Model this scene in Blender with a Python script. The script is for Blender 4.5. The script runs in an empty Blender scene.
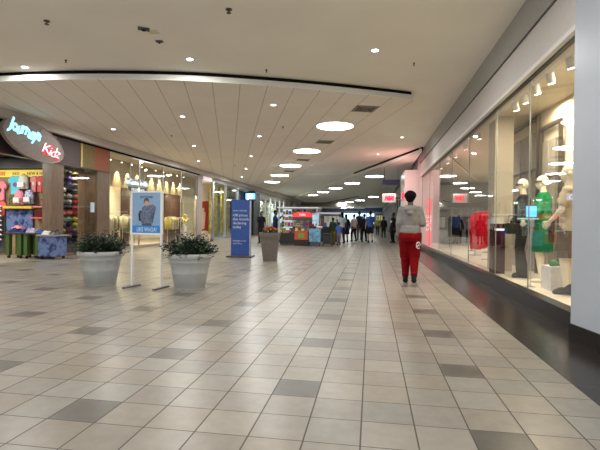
import bpy, bmesh, math, random
from mathutils import Vector, Matrix, noise
R = random.Random(7)
PI = math.pi
C = bpy.context.scene.collection

# ------------------------------------------------------------------ materials
def nt(name):
    m = bpy.data.materials.new(name); m.use_nodes = True
    return m, m.node_tree.nodes, m.node_tree.links
def setup(m, col=None, rough=.5, metal=0, spec=.5, emit=None, es=0):
    b = m.node_tree.nodes['Principled BSDF']
    if col: b.inputs['Base Color'].default_value = (*col, 1)
    b.inputs['Roughness'].default_value = rough
    b.inputs['Metallic'].default_value = metal
    b.inputs['Specular IOR Level'].default_value = spec
    if emit:
        b.inputs['Emission Color'].default_value = (*emit, 1); b.inputs['Emission Strength'].default_value = es
    return b
MC = {}
def mat(name, col, rough=.5, metal=0, spec=.5, emit=None, es=0, vary=.12, scale=14):
    """plain surface with a slight procedural variation in tone"""
    if name in MC: return MC[name]
    if rough >= .8 and spec == .5: spec = .12
    m, N, L = nt(name); b = setup(m, col, rough, metal, spec, emit, es)
    if vary and not es:
        tc = N.new('ShaderNodeTexCoord'); n = N.new('ShaderNodeTexNoise'); n.inputs['Scale'].default_value = scale
        n.inputs['Detail'].default_value = 3
        r = N.new('ShaderNodeValToRGB')
        r.color_ramp.elements[0].position = .3; r.color_ramp.elements[1].position = .7
        r.color_ramp.elements[0].color = (*[c*(1-vary) for c in col], 1)
        r.color_ramp.elements[1].color = (*[min(1, c*(1+vary)) for c in col], 1)
        L.new(tc.outputs['Object'], n.inputs['Vector']); L.new(n.outputs['Fac'], r.inputs['Fac'])
        L.new(r.outputs['Color'], b.inputs['Base Color'])
    MC[name] = m
    return m
def math_node(N, L, op, a, b=None):
    n = N.new('ShaderNodeMath'); n.operation = op
    for i, v in enumerate((a, b)):
        if v is None: continue
        if isinstance(v, (int, float)): n.inputs[i].default_value = v
        else: L.new(v, n.inputs[i])
    return n.outputs[0]
def tile_mat(name, sx, sy, ox, oy, base, dark, line, rough, gw=.0045, dark_pattern=True, amp=.13):
    m, N, L = nt(name); b = setup(m, base, rough, spec=.35)
    g = N.new('ShaderNodeNewGeometry'); s = N.new('ShaderNodeSeparateXYZ'); L.new(g.outputs['Position'], s.inputs[0])
    u = math_node(N, L, 'DIVIDE', math_node(N, L, 'SUBTRACT', s.outputs[0], ox), sx)
    v = math_node(N, L, 'DIVIDE', math_node(N, L, 'SUBTRACT', s.outputs[1], oy), sy)
    cu = math_node(N, L, 'FLOOR', u); cv = math_node(N, L, 'FLOOR', v)
    fu = math_node(N, L, 'FRACT', u); fv = math_node(N, L, 'FRACT', v)
    def edge(f, w):
        d = math_node(N, L, 'MINIMUM', f, math_node(N, L, 'SUBTRACT', 1., f))
        return math_node(N, L, 'LESS_THAN', d, w)
    gl = math_node(N, L, 'MAXIMUM', edge(fu, gw/sx), edge(fv, gw*.75/sy))
    cmb = N.new('ShaderNodeCombineXYZ'); L.new(cu, cmb.inputs[0]); L.new(cv, cmb.inputs[1])
    wn = N.new('ShaderNodeTexWhiteNoise'); wn.noise_dimensions = '2D'; L.new(cmb.outputs[0], wn.inputs['Vector'])
    # mottled clay surface
    n = N.new('ShaderNodeTexNoise'); n.inputs['Scale'].default_value = 9; n.inputs['Detail'].default_value = 6
    n.inputs['Roughness'].default_value = .65; L.new(g.outputs['Position'], n.inputs['Vector'])
    n2 = N.new('ShaderNodeTexNoise'); n2.inputs['Scale'].default_value = .8; L.new(g.outputs['Position'], n2.inputs['Vector'])
    val = math_node(N, L, 'ADD', math_node(N, L, 'MULTIPLY', math_node(N, L, 'SUBTRACT', wn.outputs['Value'], .5), amp*2.2),
                    math_node(N, L, 'MULTIPLY', math_node(N, L, 'SUBTRACT', n.outputs['Fac'], .5), amp*4.5))
    val = math_node(N, L, 'ADD', val, math_node(N, L, 'MULTIPLY', math_node(N, L, 'SUBTRACT', n2.outputs['Fac'], .5), amp*1.5))
    val = math_node(N, L, 'ADD', val, 1.)
    mixw = N.new('ShaderNodeMix'); mixw.data_type = 'RGBA'
    mixw.inputs['A'].default_value = (*base, 1)
    mixw.inputs['B'].default_value = (base[0]*1.04, base[1]*.95, base[2]*.86, 1)
    wn2 = N.new('ShaderNodeTexWhiteNoise'); wn2.noise_dimensions = '3D'
    cm2 = N.new('ShaderNodeCombineXYZ'); L.new(cu, cm2.inputs[0]); L.new(cv, cm2.inputs[1]); cm2.inputs[2].default_value = 3.7
    L.new(cm2.outputs[0], wn2.inputs['Vector']); L.new(wn2.outputs['Value'], mixw.inputs['Factor'])
    cur = mixw.outputs['Result']
    if dark_pattern:
        m8 = math_node(N, L, 'FLOORED_MODULO', cu, 8.); m4 = math_node(N, L, 'FLOORED_MODULO', cv, 4.)
        def eq(a, k): return math_node(N, L, 'COMPARE', a, float(k))
        for nd in (): pass
        a_ = math_node(N, L, 'MULTIPLY', eq(m8, 2), eq(m4, 0)); b_ = math_node(N, L, 'MULTIPLY', eq(m8, 6), eq(m4, 2))
        for x in N:
            if x.type == 'MATH' and x.operation == 'COMPARE': x.inputs[2].default_value = .3
        dk = math_node(N, L, 'MAXIMUM', a_, b_)
        md = N.new('ShaderNodeMix'); md.data_type = 'RGBA'; L.new(dk, md.inputs['Factor']); L.new(cur, md.inputs['A'])
        md.inputs['B'].default_value = (*dark, 1); cur = md.outputs['Result']
    vm = N.new('ShaderNodeVectorMath'); vm.operation = 'SCALE'; L.new(cur, vm.inputs[0]); L.new(val, vm.inputs['Scale'])
    mg = N.new('ShaderNodeMix'); mg.data_type = 'RGBA'; L.new(gl, mg.inputs['Factor']); L.new(vm.outputs[0], mg.inputs['A'])
    mg.inputs['B'].default_value = (*line, 1); L.new(mg.outputs['Result'], b.inputs['Base Color'])
    rr = math_node(N, L, 'ADD', rough, math_node(N, L, 'MULTIPLY', gl, .4)); L.new(rr, b.inputs['Roughness'])
    bp = N.new('ShaderNodeBump'); bp.inputs['Strength'].default_value = .25; bp.inputs['Distance'].default_value = .004
    L.new(math_node(N, L, 'SUBTRACT', 1., gl), bp.inputs['Height']); L.new(bp.outputs[0], b.inputs['Normal'])
    return m
A18 = math.radians(18)
def joint_mat(name, col, line, spacing, off, cross=3.6):
    """painted ceiling boards, thin joints running 18 degrees off the corridor"""
    m, N, L = nt(name); b = setup(m, col, .8, spec=.2)
    g = N.new('ShaderNodeNewGeometry'); s = N.new('ShaderNodeSeparateXYZ'); L.new(g.outputs['Position'], s.inputs[0])
    q = math_node(N, L, 'ADD', math_node(N, L, 'MULTIPLY', s.outputs[0], math.cos(A18)), math_node(N, L, 'MULTIPLY', s.outputs[1], math.sin(A18)))
    p = math_node(N, L, 'SUBTRACT', math_node(N, L, 'MULTIPLY', s.outputs[1], math.cos(A18)), math_node(N, L, 'MULTIPLY', s.outputs[0], math.sin(A18)))
    f = math_node(N, L, 'FRACT', math_node(N, L, 'DIVIDE', math_node(N, L, 'SUBTRACT', q, off), spacing))
    d = math_node(N, L, 'MINIMUM', f, math_node(N, L, 'SUBTRACT', 1., f))
    l1 = math_node(N, L, 'LESS_THAN', d, .007/spacing)
    f2 = math_node(N, L, 'FRACT', math_node(N, L, 'DIVIDE', p, cross))
    l2 = math_node(N, L, 'MULTIPLY', math_node(N, L, 'LESS_THAN', f2, .004/cross), .35)
    l = math_node(N, L, 'MAXIMUM', l1, l2)
    n = N.new('ShaderNodeTexNoise'); n.inputs['Scale'].default_value = 1.2; L.new(g.outputs['Position'], n.inputs['Vector'])
    v = math_node(N, L, 'ADD', .95, math_node(N, L, 'MULTIPLY', n.outputs['Fac'], .1))
    mg = N.new('ShaderNodeMix'); mg.data_type = 'RGBA'; L.new(l, mg.inputs['Factor'])
    mg.inputs['A'].default_value = (*col, 1); mg.inputs['B'].default_value = (*line, 1)
    vm = N.new('ShaderNodeVectorMath'); vm.operation = 'SCALE'; L.new(mg.outputs['Result'], vm.inputs[0]); L.new(v, vm.inputs['Scale'])
    L.new(vm.outputs[0], b.inputs['Base Color'])
    return m
def wood_mat(name, c1, c2, scale=6, rough=.35):
    if name in MC: return MC[name]
    m, N, L = nt(name); b = setup(m, c1, rough)
    tc = N.new('ShaderNodeTexCoord'); mp = N.new('ShaderNodeMapping'); mp.inputs['Scale'].default_value = (scale, scale, scale*.12)
    n = N.new('ShaderNodeTexNoise'); n.inputs['Scale'].default_value = 3; n.inputs['Detail'].default_value = 6
    r = N.new('ShaderNodeValToRGB'); r.color_ramp.elements[0].color = (*c1, 1); r.color_ramp.elements[1].color = (*c2, 1)
    r.color_ramp.elements[0].position = .35; r.color_ramp.elements[1].position = .65
    L.new(tc.outputs['Object'], mp.inputs[0]); L.new(mp.outputs[0], n.inputs['Vector']); L.new(n.outputs['Fac'], r.inputs['Fac'])
    L.new(r.outputs['Color'], b.inputs['Base Color']); MC[name] = m
    return m
def glass_mat(name, tint=(1, 1, 1), ior=1.5, boost=1.0):
    m, N, L = nt(name); N.remove(N['Principled BSDF'])
    out = N['Material Output']; t = N.new('ShaderNodeBsdfTransparent'); t.inputs[0].default_value = (*tint, 1)
    gl = N.new('ShaderNodeBsdfGlossy'); gl.inputs['Roughness'].default_value = .0
    g = N.new('ShaderNodeNewGeometry'); dp = N.new('ShaderNodeVectorMath'); dp.operation = 'DOT_PRODUCT'
    L.new(g.outputs['Incoming'], dp.inputs[0]); L.new(g.outputs['True Normal'], dp.inputs[1])
    c = math_node(N, L, 'SUBTRACT', 1., math_node(N, L, 'ABSOLUTE', dp.outputs['Value']))
    f = math_node(N, L, 'MULTIPLY', math_node(N, L, 'ADD', .05, math_node(N, L, 'MULTIPLY', math_node(N, L, 'POWER', c, 5.), .95)), boost)
    mx = N.new('ShaderNodeMixShader'); L.new(f, mx.inputs[0]); L.new(t.outputs[0], mx.inputs[1]); L.new(gl.outputs[0], mx.inputs[2])
    L.new(mx.outputs[0], out.inputs[0]); return m
def denim_mat(name, c1, c2, scale):
    if name in MC: return MC[name]
    m, N, L = nt(name); b = setup(m, c1, .9)
    tc = N.new('ShaderNodeTexCoord'); n = N.new('ShaderNodeTexVoronoi'); n.inputs['Scale'].default_value = scale
    n2 = N.new('ShaderNodeTexNoise'); n2.inputs['Scale'].default_value = scale*2.5; n2.inputs['Detail'].default_value = 5
    r = N.new('ShaderNodeValToRGB'); r.color_ramp.elements[0].color = (*c1, 1); r.color_ramp.elements[1].color = (*c2, 1)
    r.color_ramp.elements[0].position = .42; r.color_ramp.elements[1].position = .62
    L.new(tc.outputs['Object'], n.inputs['Vector']); L.new(tc.outputs['Object'], n2.inputs['Vector'])
    s = math_node(N, L, 'ADD', math_node(N, L, 'MULTIPLY', n.outputs['Distance'], .4), math_node(N, L, 'MULTIPLY', n2.outputs['Fac'], .7))
    L.new(s, r.inputs['Fac']); L.new(r.outputs['Color'], b.inputs['Base Color']); MC[name] = m
    return m

M = {}
M['floor'] = tile_mat('floor_tile', .311, .309, -.045, 2.425, (.222, .212, .188), (.10, .094, .082), (.07, .06, .05), .3)
M['dfloor'] = tile_mat('dark_tile', .6, .6, 1.51, 2.425, (.022, .018, .017), (.02, .02, .02), (.008, .007, .007), .22, gw=.003, dark_pattern=False, amp=.15)
M['dfloor'].node_tree.nodes['Principled BSDF'].inputs['Specular IOR Level'].default_value = .22
M['ceil'] = mat('ceiling_paint', (.88, .84, .76), .85, vary=.03, scale=.7)
M['ceil2'] = mat('ceiling_dim_grey', (.84, .85, .83), .85, vary=.03, scale=.7)  # greyer colour stands in for weaker light beyond the ceiling step
M['panel'] = joint_mat('ceiling_boards', (.88, .81, .73), (.42, .37, .32), .583, .21)
M['panel2'] = mat('ceiling_raft_paint', (.84, .84, .80), .85, vary=.04, scale=.5)
M['fascia'] = mat('raft_edge_paint', (.62, .62, .58), .7, vary=.03)
M['bulk'] = mat('bulkhead_dark', (.38, .375, .36), .7, vary=.03)
M['bulk2'] = mat('bulkhead_pale', (.56, .53, .52), .6, vary=.03)
M['white'] = mat('white_paint', (.72, .70, .68), .5, vary=.03)
M['pinkwhite'] = mat('white_gloss_panel', (.74, .66, .66), .3, vary=.03)
M['column'] = mat('blue_grey_column', (.38, .42, .48), .35, vary=.03, scale=2)
M['black'] = mat('black_satin', (.012, .012, .013), .4)
M['blackstone'] = mat('black_stone', (.013, .012, .012), .3, spec=.2, vary=.3, scale=20)
M['reveal'] = mat('shadow_gap_black', (.006, .006, .007), .9)
M['cream'] = mat('cream_wall', (.70, .62, .48), .7, vary=.04)
M['creamfl'] = mat('cream_display_floor', (.74, .66, .52), .4, vary=.05)
M['grey'] = mat('grey_paint', (.35, .35, .35), .6)
M['dgrey'] = mat('dark_grey', (.07, .07, .075), .6)
M['metal'] = mat('brushed_aluminium', (.55, .56, .57), .3, metal=.9, vary=.05)
M['dmetal'] = mat('dark_bronze_metal', (.09, .08, .07), .35, metal=.6)
M['brass'] = mat('brass_strip', (.5, .38, .16), .35, metal=.8)
M['glass'] = glass_mat('shop_glass', (.97, .98, .97), 1.5, 1.25)
M['lamp'] = mat('lit_diffuser', (.9, .9, .9), emit=(.97, 1, .96), es=20, vary=0)
M['bulb'] = mat('lit_downlight_lens', (.9, .9, .9), emit=(.93, .97, 1), es=7, vary=0)
M['warmbulb'] = mat('lit_spot_lens', (.9, .9, .9), emit=(1, .9, .72), es=16, vary=0)
M['pot'] = mat('pale_grey_pot', (.43, .455, .46), .6, vary=.05, scale=5)
M['soil'] = mat('soil', (.03, .02, .015), .9)
M['leaf'] = mat('dark_green_leaf', (.014, .034, .014), .45, vary=.5, scale=9)
M['skin_b'] = mat('brown_skin', (.12, .055, .03), .5, vary=.05)
M['skin_l'] = mat('light_skin', (.5, .3, .21), .5, vary=.05)
M['manq'] = mat('cream_mannequin_shell', (.78, .68, .52), .35, vary=.02)
M['hair'] = mat('black_hair', (.005, .0045, .0045), .85, vary=.3, scale=60)

# ------------------------------------------------------------------ mesh helpers
def box(bm, x0, x1, y0, y1, z0, z1, bev=0):
    r = bmesh.ops.create_cube(bm, size=1)
    bmesh.ops.scale(bm, vec=(x1-x0, y1-y0, z1-z0), verts=r['verts'])
    bmesh.ops.translate(bm, vec=((x0+x1)/2, (y0+y1)/2, (z0+z1)/2), verts=r['verts'])
    if bev:
        es = list({e for v in r['verts'] for e in v.link_edges})
        bmesh.ops.bevel(bm, geom=es, offset=bev, segments=2, profile=.5, affect='EDGES')
    return bm
def B(*a, **k):
    return box(bmesh.new(), *a, **k)
def frame_of(d):
    d = Vector(d).normalized(); a = Vector((0, 0, 1)) if abs(d.z) < .95 else Vector((1, 0, 0))
    u = d.cross(a).normalized(); return u, d.cross(u).normalized()
def tube(bm, pts, rad, n=10, cap=True):
    rings = []
    for i, p in enumerate(pts):
        p = Vector(p); r = rad[i] if isinstance(rad, (list, tuple)) else rad
        d = Vector(pts[min(i+1, len(pts)-1)]) - Vector(pts[max(i-1, 0)])
        u, v = frame_of(d)
        rings.append([bm.verts.new(p + u*math.cos(2*PI*k/n)*r + v*math.sin(2*PI*k/n)*r) for k in range(n)])
    for a, b in zip(rings, rings[1:]):
        for k in range(n): bm.faces.new((a[k], a[(k+1) % n], b[(k+1) % n], b[k]))
    if cap: bm.faces.new(rings[0][::-1]); bm.faces.new(rings[-1])
    return bm
def loft(bm, rings, n=20, cap=True):
    """rings of (cx, cy, cz, rx, ry)"""
    rs = []
    for cx, cy, cz, rx, ry in rings:
        rs.append([bm.verts.new((cx+rx*math.cos(2*PI*k/n), cy+ry*math.sin(2*PI*k/n), cz)) for k in range(n)])
    for a, b in zip(rs, rs[1:]):
        for k in range(n): bm.faces.new((a[k], a[(k+1) % n], b[(k+1) % n], b[k]))
    if cap: bm.faces.new(rs[0][::-1]); bm.faces.new(rs[-1])
    return bm
def lathe(bm, prof, n=40, c=(0, 0, 0)):
    return loft(bm, [(c[0], c[1], c[2]+z, r, r) for r, z in prof], n)
def ball(bm, c, r, seg=14, rot=None):
    r = r if isinstance(r, (list, tuple)) else (r, r, r)
    mt = Matrix.Translation(Vector(c))
    if rot: mt = mt @ rot
    bmesh.ops.create_uvsphere(bm, u_segments=seg, v_segments=max(6, seg//2+2), radius=1,
                              matrix=mt @ Matrix.Diagonal((r[0], r[1], r[2], 1)))
    return bm
def capsule(bm, a, b, ra, rb, n=12):
    a, b = Vector(a), Vector(b)
    tube(bm, [a, b], [ra, rb], n); ball(bm, a, ra, n); ball(bm, b, rb, n)
def poly_prism(bm, pts, z0, z1):
    lo = [bm.verts.new((x, y, z0)) for x, y in pts]; hi = [bm.verts.new((x, y, z1)) for x, y in pts]
    bm.faces.new(lo[::-1]); bm.faces.new(hi)
    n = len(pts)
    for i in range(n): bm.faces.new((lo[i], lo[(i+1) % n], hi[(i+1) % n], hi[i]))
    return bm
def finish(me, mt, smooth=None):
    me.materials.append(mt)
    if smooth:
        for p in me.polygons: p.use_smooth = True
def obj(name, bm, mt, parent=None, smooth=False, angle=None):
    bmesh.ops.recalc_face_normals(bm, faces=bm.faces)
    me = bpy.data.meshes.new(name); bm.to_mesh(me); bm.free()
    o = bpy.data.objects.new(name, me); C.objects.link(o)
    finish(me, mt, smooth)
    if smooth and angle is not False:
        try: me.set_sharp_from_angle(angle=math.radians(angle or 40))
        except Exception: pass
    if parent: o.parent = parent
    return o
def tag(o, label, cat, group=None):
    o['label'] = label; o['category'] = cat
    if group: o['group'] = group
    return o
def thing(name, label, cat, loc=(0, 0, 0), rotz=0, group=None):
    o = bpy.data.objects.new(name, None); C.objects.link(o); o.empty_display_size = .1
    o.location = loc; o.rotation_euler = (0, 0, rotz)
    return tag(o, label, cat, group)
def struct(name, bm, mt, smooth=False):
    o = obj(name, bm, mt, None, smooth); o['kind'] = 'structure'; return o
def dup(root, loc, rotz=0, label=None, group=None):
    r = root.copy(); C.objects.link(r); r.location = loc; r.rotation_euler = (0, 0, rotz)
    if label: r['label'] = label
    if group: r['group'] = group
    for ch in list(root.children):
        c = ch.copy(); C.objects.link(c); c.parent = r
        for g in ch.children:
            d = g.copy(); C.objects.link(d); d.parent = c
    return r
def remesh(name, bm, voxel, mt, parent=None, smooth_it=3):
    bmesh.ops.recalc_face_normals(bm, faces=bm.faces)
    me = bpy.data.meshes.new('tmp'); bm.to_mesh(me); bm.free()
    t = bpy.data.objects.new('tmp', me); C.objects.link(t)
    md = t.modifiers.new('r', 'REMESH'); md.mode = 'VOXEL'; md.voxel_size = voxel
    ms = t.modifiers.new('s', 'SMOOTH'); ms.factor = .5; ms.iterations = smooth_it
    bpy.context.view_layer.update()
    dg = bpy.context.evaluated_depsgraph_get()
    m2 = bpy.data.meshes.new_from_object(t.evaluated_get(dg)); m2.name = name
    bpy.data.objects.remove(t); bpy.data.meshes.remove(me)
    m2.materials.clear(); m2.materials.append(mt)
    for p in m2.polygons: p.use_smooth = True
    o = bpy.data.objects.new(name, m2); C.objects.link(o)
    if parent: o.parent = parent
    return o
def text_bm(s, size, depth=.004, shear=0, align='CENTER', offset=0, spacing=1, width=None):
    cu = bpy.data.curves.new('t', 'FONT'); cu.body = s; cu.size = size; cu.extrude = depth; cu.shear = shear
    cu.align_x = align; cu.offset = offset; cu.resolution_u = 2; cu.space_character = spacing
    t = bpy.data.objects.new('t', cu); C.objects.link(t); bpy.context.view_layer.update()
    dg = bpy.context.evaluated_depsgraph_get(); me = bpy.data.meshes.new_from_object(t.evaluated_get(dg))
    bm = bmesh.new(); bm.from_mesh(me); bpy.data.objects.remove(t); bpy.data.curves.remove(cu); bpy.data.meshes.remove(me)
    if width:
        xs = [v.co.x for v in bm.verts]; k = width/(max(xs)-min(xs))
        for v in bm.verts: v.co.x *= k
    return bm
FACE_CAM = Matrix.Rotation(PI/2, 4, 'X')               # text standing up, read from -Y
FACE_RIGHT = Matrix.Rotation(PI/2, 4, 'Z') @ FACE_CAM  # text on the left wall, read from +X
def place_text(name, s, size, loc, rot, mt, parent=None, **k):
    bm = text_bm(s, size, **k); bm.transform(Matrix.Translation(Vector(loc)) @ rot)
    return obj(name, bm, mt, parent)
def lamp(kind, name, loc, energy, size=.2, col=(1, .975, .94), rot=(0, 0, 0), angle=2.2, blend=.6):
    l = bpy.data.lights.new(name, kind); l.energy = energy; l.color = col
    if kind == 'AREA': l.shape = 'DISK'; l.size = size
    else: l.shadow_soft_size = size
    if kind == 'SPOT': l.spot_size = angle; l.spot_blend = blend
    o = bpy.data.objects.new(name, l); C.objects.link(o); o.location = loc; o.rotation_euler = rot
    return o

# ------------------------------------------------------------------ the setting
YB, YF = -4, 92
struct('floor', B(-9.8, 1.513, YB, YF, -.1, 0), M['floor'])
struct('floor', B(1.513, 2.25, YB, 21.6, -.1, 0), M['dfloor'])
struct('floor', B(1.513, 3.0, 21.6, YF, -.1, 0), M['floor'])
struct('ceiling', B(-14, 2.25, YB, 28.4, 4.3, 4.45), M['ceil'])
struct('ceiling', B(-14, 3.0, 28.4, YF, 4.2, 4.45), M['ceil2'])
# first ceiling raft: curved front, right edge 18 degrees off the corridor
arc = [(-9.58, 8.56), (-8.7, 8.48), (-7.83, 8.44), (-6.45, 8.48), (-5.19, 8.62), (-3.58, 8.95), (-1.575, 9.68), (.164, 10.5), (.89, 10.88), (.95, 10.95), (.93, 11.1)]
def smooth_arc(p):
    out = []
    for i in range(len(p)-1):
        p0, p1, p2, p3 = p[max(i-1, 0)], p[i], p[i+1], p[min(i+2, len(p)-1)]
        for k in range(5):
            t = k/5
            out.append(tuple(.5*((2*p1[j])+(-p0[j]+p2[j])*t+(2*p0[j]-5*p1[j]+4*p2[j]-p3[j])*t*t+(-p0[j]+3*p1[j]-3*p2[j]+p3[j])*t**3) for j in (0, 1)))
    return out
front = smooth_arc(arc[:9]) + arc[8:]
L1 = (.93+9.58)/math.sin(A18)
raft1 = front + [(-9.58, 11.1+L1*math.cos(A18))]
struct('ceiling', poly_prism(bmesh.new(), raft1, 4.1, 4.106), M['panel'])
def inset(pts, d):
    cx = sum(p[0] for p in pts)/len(pts); cy = sum(p[1] for p in pts)/len(pts); out = []
    n = len(pts)
    for i in range(n):
        a, b = Vector(pts[i-1]), Vector(pts[(i+1) % n]); t = (b-a).normalized(); nr = Vector((-t.y, t.x))
        p = Vector(pts[i])
        if nr.dot(Vector((cx, cy))-p) < 0: nr = -nr
        out.append(tuple(p+nr*d))
    return out
struct('trim_1', poly_prism(bmesh.new(), raft1, 4.106, 4.215), M['fascia'])
struct('trim_2', poly_prism(bmesh.new(), inset(raft1, .05), 4.215, 4.3), M['reveal'])
# second raft
P2 = (1.98, 18.75)
L2 = (P2[0]+9.58)/math.sin(A18)
raft2 = [P2, (1.98, YF), (-9.58, YF), (-9.58, P2[1]+L2*math.cos(A18))]
struct('ceiling', poly_prism(bmesh.new(), raft2, 4.07, 4.199), M['panel2'])
struct('trim_3', poly_prism(bmesh.new(), [(1.9, 19.1), (1.9, 28.39), (-1.12, 28.39)], 4.2, 4.3), M['reveal'])
struct('trim_30', B(1.985, 2.04, 18.9, 40, 4.12, 4.3), M['reveal'])
raft3 = [(-1.3, 49.5), (-1.3, YF), (-9.58, YF), (-9.58, 49.5+8.28/math.tan(A18))]
struct('ceiling', poly_prism(bmesh.new(), raft3, 3.9, 3.99), M['panel2'])
struct('trim_5', poly_prism(bmesh.new(), inset(raft3, .1), 3.99, 4.06), M['reveal'])

# right side: sloping bulkhead, glass head, curb
bm = bmesh.new()
prof = [(2.08, 4.3), (2.22, 3.97), (2.22, 3.42), (2.30, 3.42), (2.30, 3.36), (2.5, 3.36), (2.5, 4.3)]
for y in (YB, 21.6):
    pass
lo = [bm.verts.new((x, YB, z)) for x, z in prof]; hi = [bm.verts.new((x, 21.6, z)) for x, z in prof]
bm.faces.new(lo); bm.faces.new(hi[::-1])
for i in range(len(prof)): bm.faces.new((lo[i], lo[(i+1) % 7], hi[(i+1) % 7], hi[i]))
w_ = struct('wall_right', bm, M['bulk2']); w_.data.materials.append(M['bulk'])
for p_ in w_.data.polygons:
    if abs(p_.normal.z) > .2 and p_.center.z > 3.9 and p_.center.x < 2.3: p_.material_index = 1  # sloping faces of the bulkhead take the darker tone
struct('trim_6', B(2.205, 2.225, 5.0, 21.6, 3.955, 3.985), M['dgrey'])
struct('trim_7', B(2.20, 2.36, 5.06, 21.6, 3.36, 3.42), M['white'])
struct('trim_8', B(2.27, 2.34, 5.06, 21.6, 3.345, 3.36), M['black'])
struct('baseboard_right', B(2.25, 2.42, 5.06, 21.6, -.05, .2), M['blackstone'])
# near column on the right
colp = [(2.06, 5.06), (2.06, 5.05), (2.26, 3.8), (2.9, 3.8), (2.9, 5.06)]
struct('wall_right', poly_prism(bmesh.new(), [(2.06, 5.06), (2.29, 3.6), (2.9, 3.6), (2.9, 5.06)], .175, 4.3), M['column'])
struct('baseboard_right', poly_prism(bmesh.new(), [(2.045, 5.065), (2.275, 3.59), (2.9, 3.59), (2.9, 5.065)], 0, .175), M['blackstone'])
struct('wall_right', B(2.3, 2.5, YB, 3.6, 0, 3.4), M['bulk2'])
# display interior
struct('floor', B(2.42, 3.5, 5.06, 21.6, .1, .205), M['creamfl'])
struct('floor', B(3.5, 8.0, 5.06, 26, -.1, .1), M['creamfl'])
struct('ceiling', B(2.5, 8.0, 5.06, 26, 3.46, 3.56), M['cream'])
struct('wall_right', B(3.4, 3.5, 5.06, 11.7, .1, 3.46), M['cream'])
struct('wall_right', B(7.9, 8.0, 5.06, 26, .1, 3.46), M['grey'])
struct('wall_right', B(2.9, 8.0, 4.9, 5.06, .1, 3.46), M['cream'])
struct('wall_right', B(2.55, 2.92, 10.0, 10.5, .205, 3.46), mat('taupe_pier', (.42, .37, .29), .7, vary=.03))       # white pier behind the glass
struct('wall_right', B(1.53, 2.13, 21.6, 24.6, 0, 3.67, bev=.01), M['pinkwhite'])
struct('wall_right', B(2.13, 2.82, 21.62, 24.6, 0, 4.3), M['pinkwhite'])
struct('wall_right', B(2.82, 8.0, 25.8, 26, .1, 3.46), M['grey'])
struct('wall_right', B(2.13, 2.6, 24.6, YF, 3.3, 4.2), M['bulk'])
# window panes on the right
def pane(name, bmn):
    return struct(name, bmn, M['glass'])
for i, (a, b) in enumerate([(5.07, 7.2), (7.21, 9.0), (9.01, 11.4), (11.41, 13.8), (13.81, 16.2), (16.21, 18.9), (18.91, 21.6)]):
    bm = bmesh.new(); vs = [bm.verts.new(p) for p in ((2.33, a, .2), (2.33, b, .2), (2.33, b, 3.36), (2.33, a, 3.36))]; bm.faces.new(vs)
    o = struct('window_%d' % (i+1), bm, M['glass'])
    obj('glass_joint', B(2.322, 2.338, b-.006, b+.006, .2, 3.36), mat('glass_edge', (.25, .27, .25), .2), o)

# left side: soffit, shadow gap, end walls
struct('wall_left', B(-9.95, -9.58, YB, YF, 3.84, 4.3), mat('soffit_paint', (.56, .51, .46), .7, vary=.03))
struct('trim_9', B(-9.95, -9.72, YB, 24.6, 3.79, 3.84), M['reveal'])
struct('floor', B(-15.5, -9.8, YB, 50, -.1, 0), mat('shop_floor_left', (.30, .26, .21), .4))
struct('wall_left', B(-10.1, -9.8, YB, 7.0, 0, 3.84), M['cream'])
# far end of the mall
struct('wall_far', B(-15, 6, YF, YF+.2, 0, 4.45), M['grey'])
struct('trim_10', B(-9.8, 3, 90.0, 90.5, 3.3, 4.2), mat('blue_grey_fascia', (.12, .14, .28), .5))

# ------------------------------------------------------------------ left shop one: kids shoe store
fas = thing('shop_fascia', 'fascia over the left shops in maroon, olive and rust panels beside the oval sign', 'fascia', (-9.8, 10, 2.95))
def rel(bm, t): bm.transform(Matrix.Translation(-Vector(t.location))); return bm
obj('maroon_panel', rel(B(-9.98, -9.78, 7.0, 13.93, 2.98, 3.79), fas), mat('maroon_brown_panel', (.055, .032, .034), .4), fas)
obj('orange_panel', rel(B(-9.775, -9.765, 12.2, 12.75, 2.98, 3.79), fas), mat('rust_orange', (.30, .075, .02), .5), fas)['label'] = 'rust orange strip beside the oval'
obj('brass_strip', rel(B(-9.98, -9.76, 13.93, 14.03, 2.95, 3.79), fas), M['brass'], fas)
obj('olive_panel', rel(B(-9.98, -9.78, 14.03, 14.75, 2.98, 3.79), fas), mat('olive_gold_panel', (.17, .12, .03), .5), fas)
obj('rust_panel', rel(B(-9.98, -9.78, 14.75, 15.62, 2.98, 3.79), fas), mat('rust_orange', (.30, .075, .02), .5), fas)
obj('bottom_trim', rel(B(-9.98, -9.75, 7.0, 15.62, 2.94, 2.98), fas), M['dmetal'], fas)
WD = wood_mat('brown_wood', (.13, .085, .055), (.20, .135, .09))
WL = wood_mat('light_brown_wood', (.26, .17, .10), (.34, .23, .14))
struct('wall_left', B(-10.1, -9.78, 12.55, 13.1, 0, 2.94), WD)
struct('wall_left', B(-10.3, -9.78, 14.9, 15.68, 0, 2.94), WD)
struct('wall_left', B(-9.97, -9.79, 15.625, 15.7, 2.94, 3.84), WD)
tag(obj('dark_ceiling_strip', B(-14.9, -10.1, 12.93, 13.08, 2.82, 3.19), M['black']), 'black strip standing for the dark shop ceiling above the yellow header in the kids shop', 'dark strip')  # black strip put in place of the dark ceiling inside the shop
# shop interior shell
struct('wall_left', B(-15, -10.1, 13.1, 13.22, 0, 3.2), mat('slatwall', (.30, .20, .11), .6))
struct('wall_left', B(-15.2, -15, YB, 30, 0, 3.8), M['grey'])
struct('wall_left', B(-15, -9.98, YB, 7.0, 0, 3.2), M['grey'])
struct('ceiling', B(-15, -10.0, 7.0, 15.7, 3.2, 3.3), mat('shop_ceiling_dark', (.05, .05, .05), .8))
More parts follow.
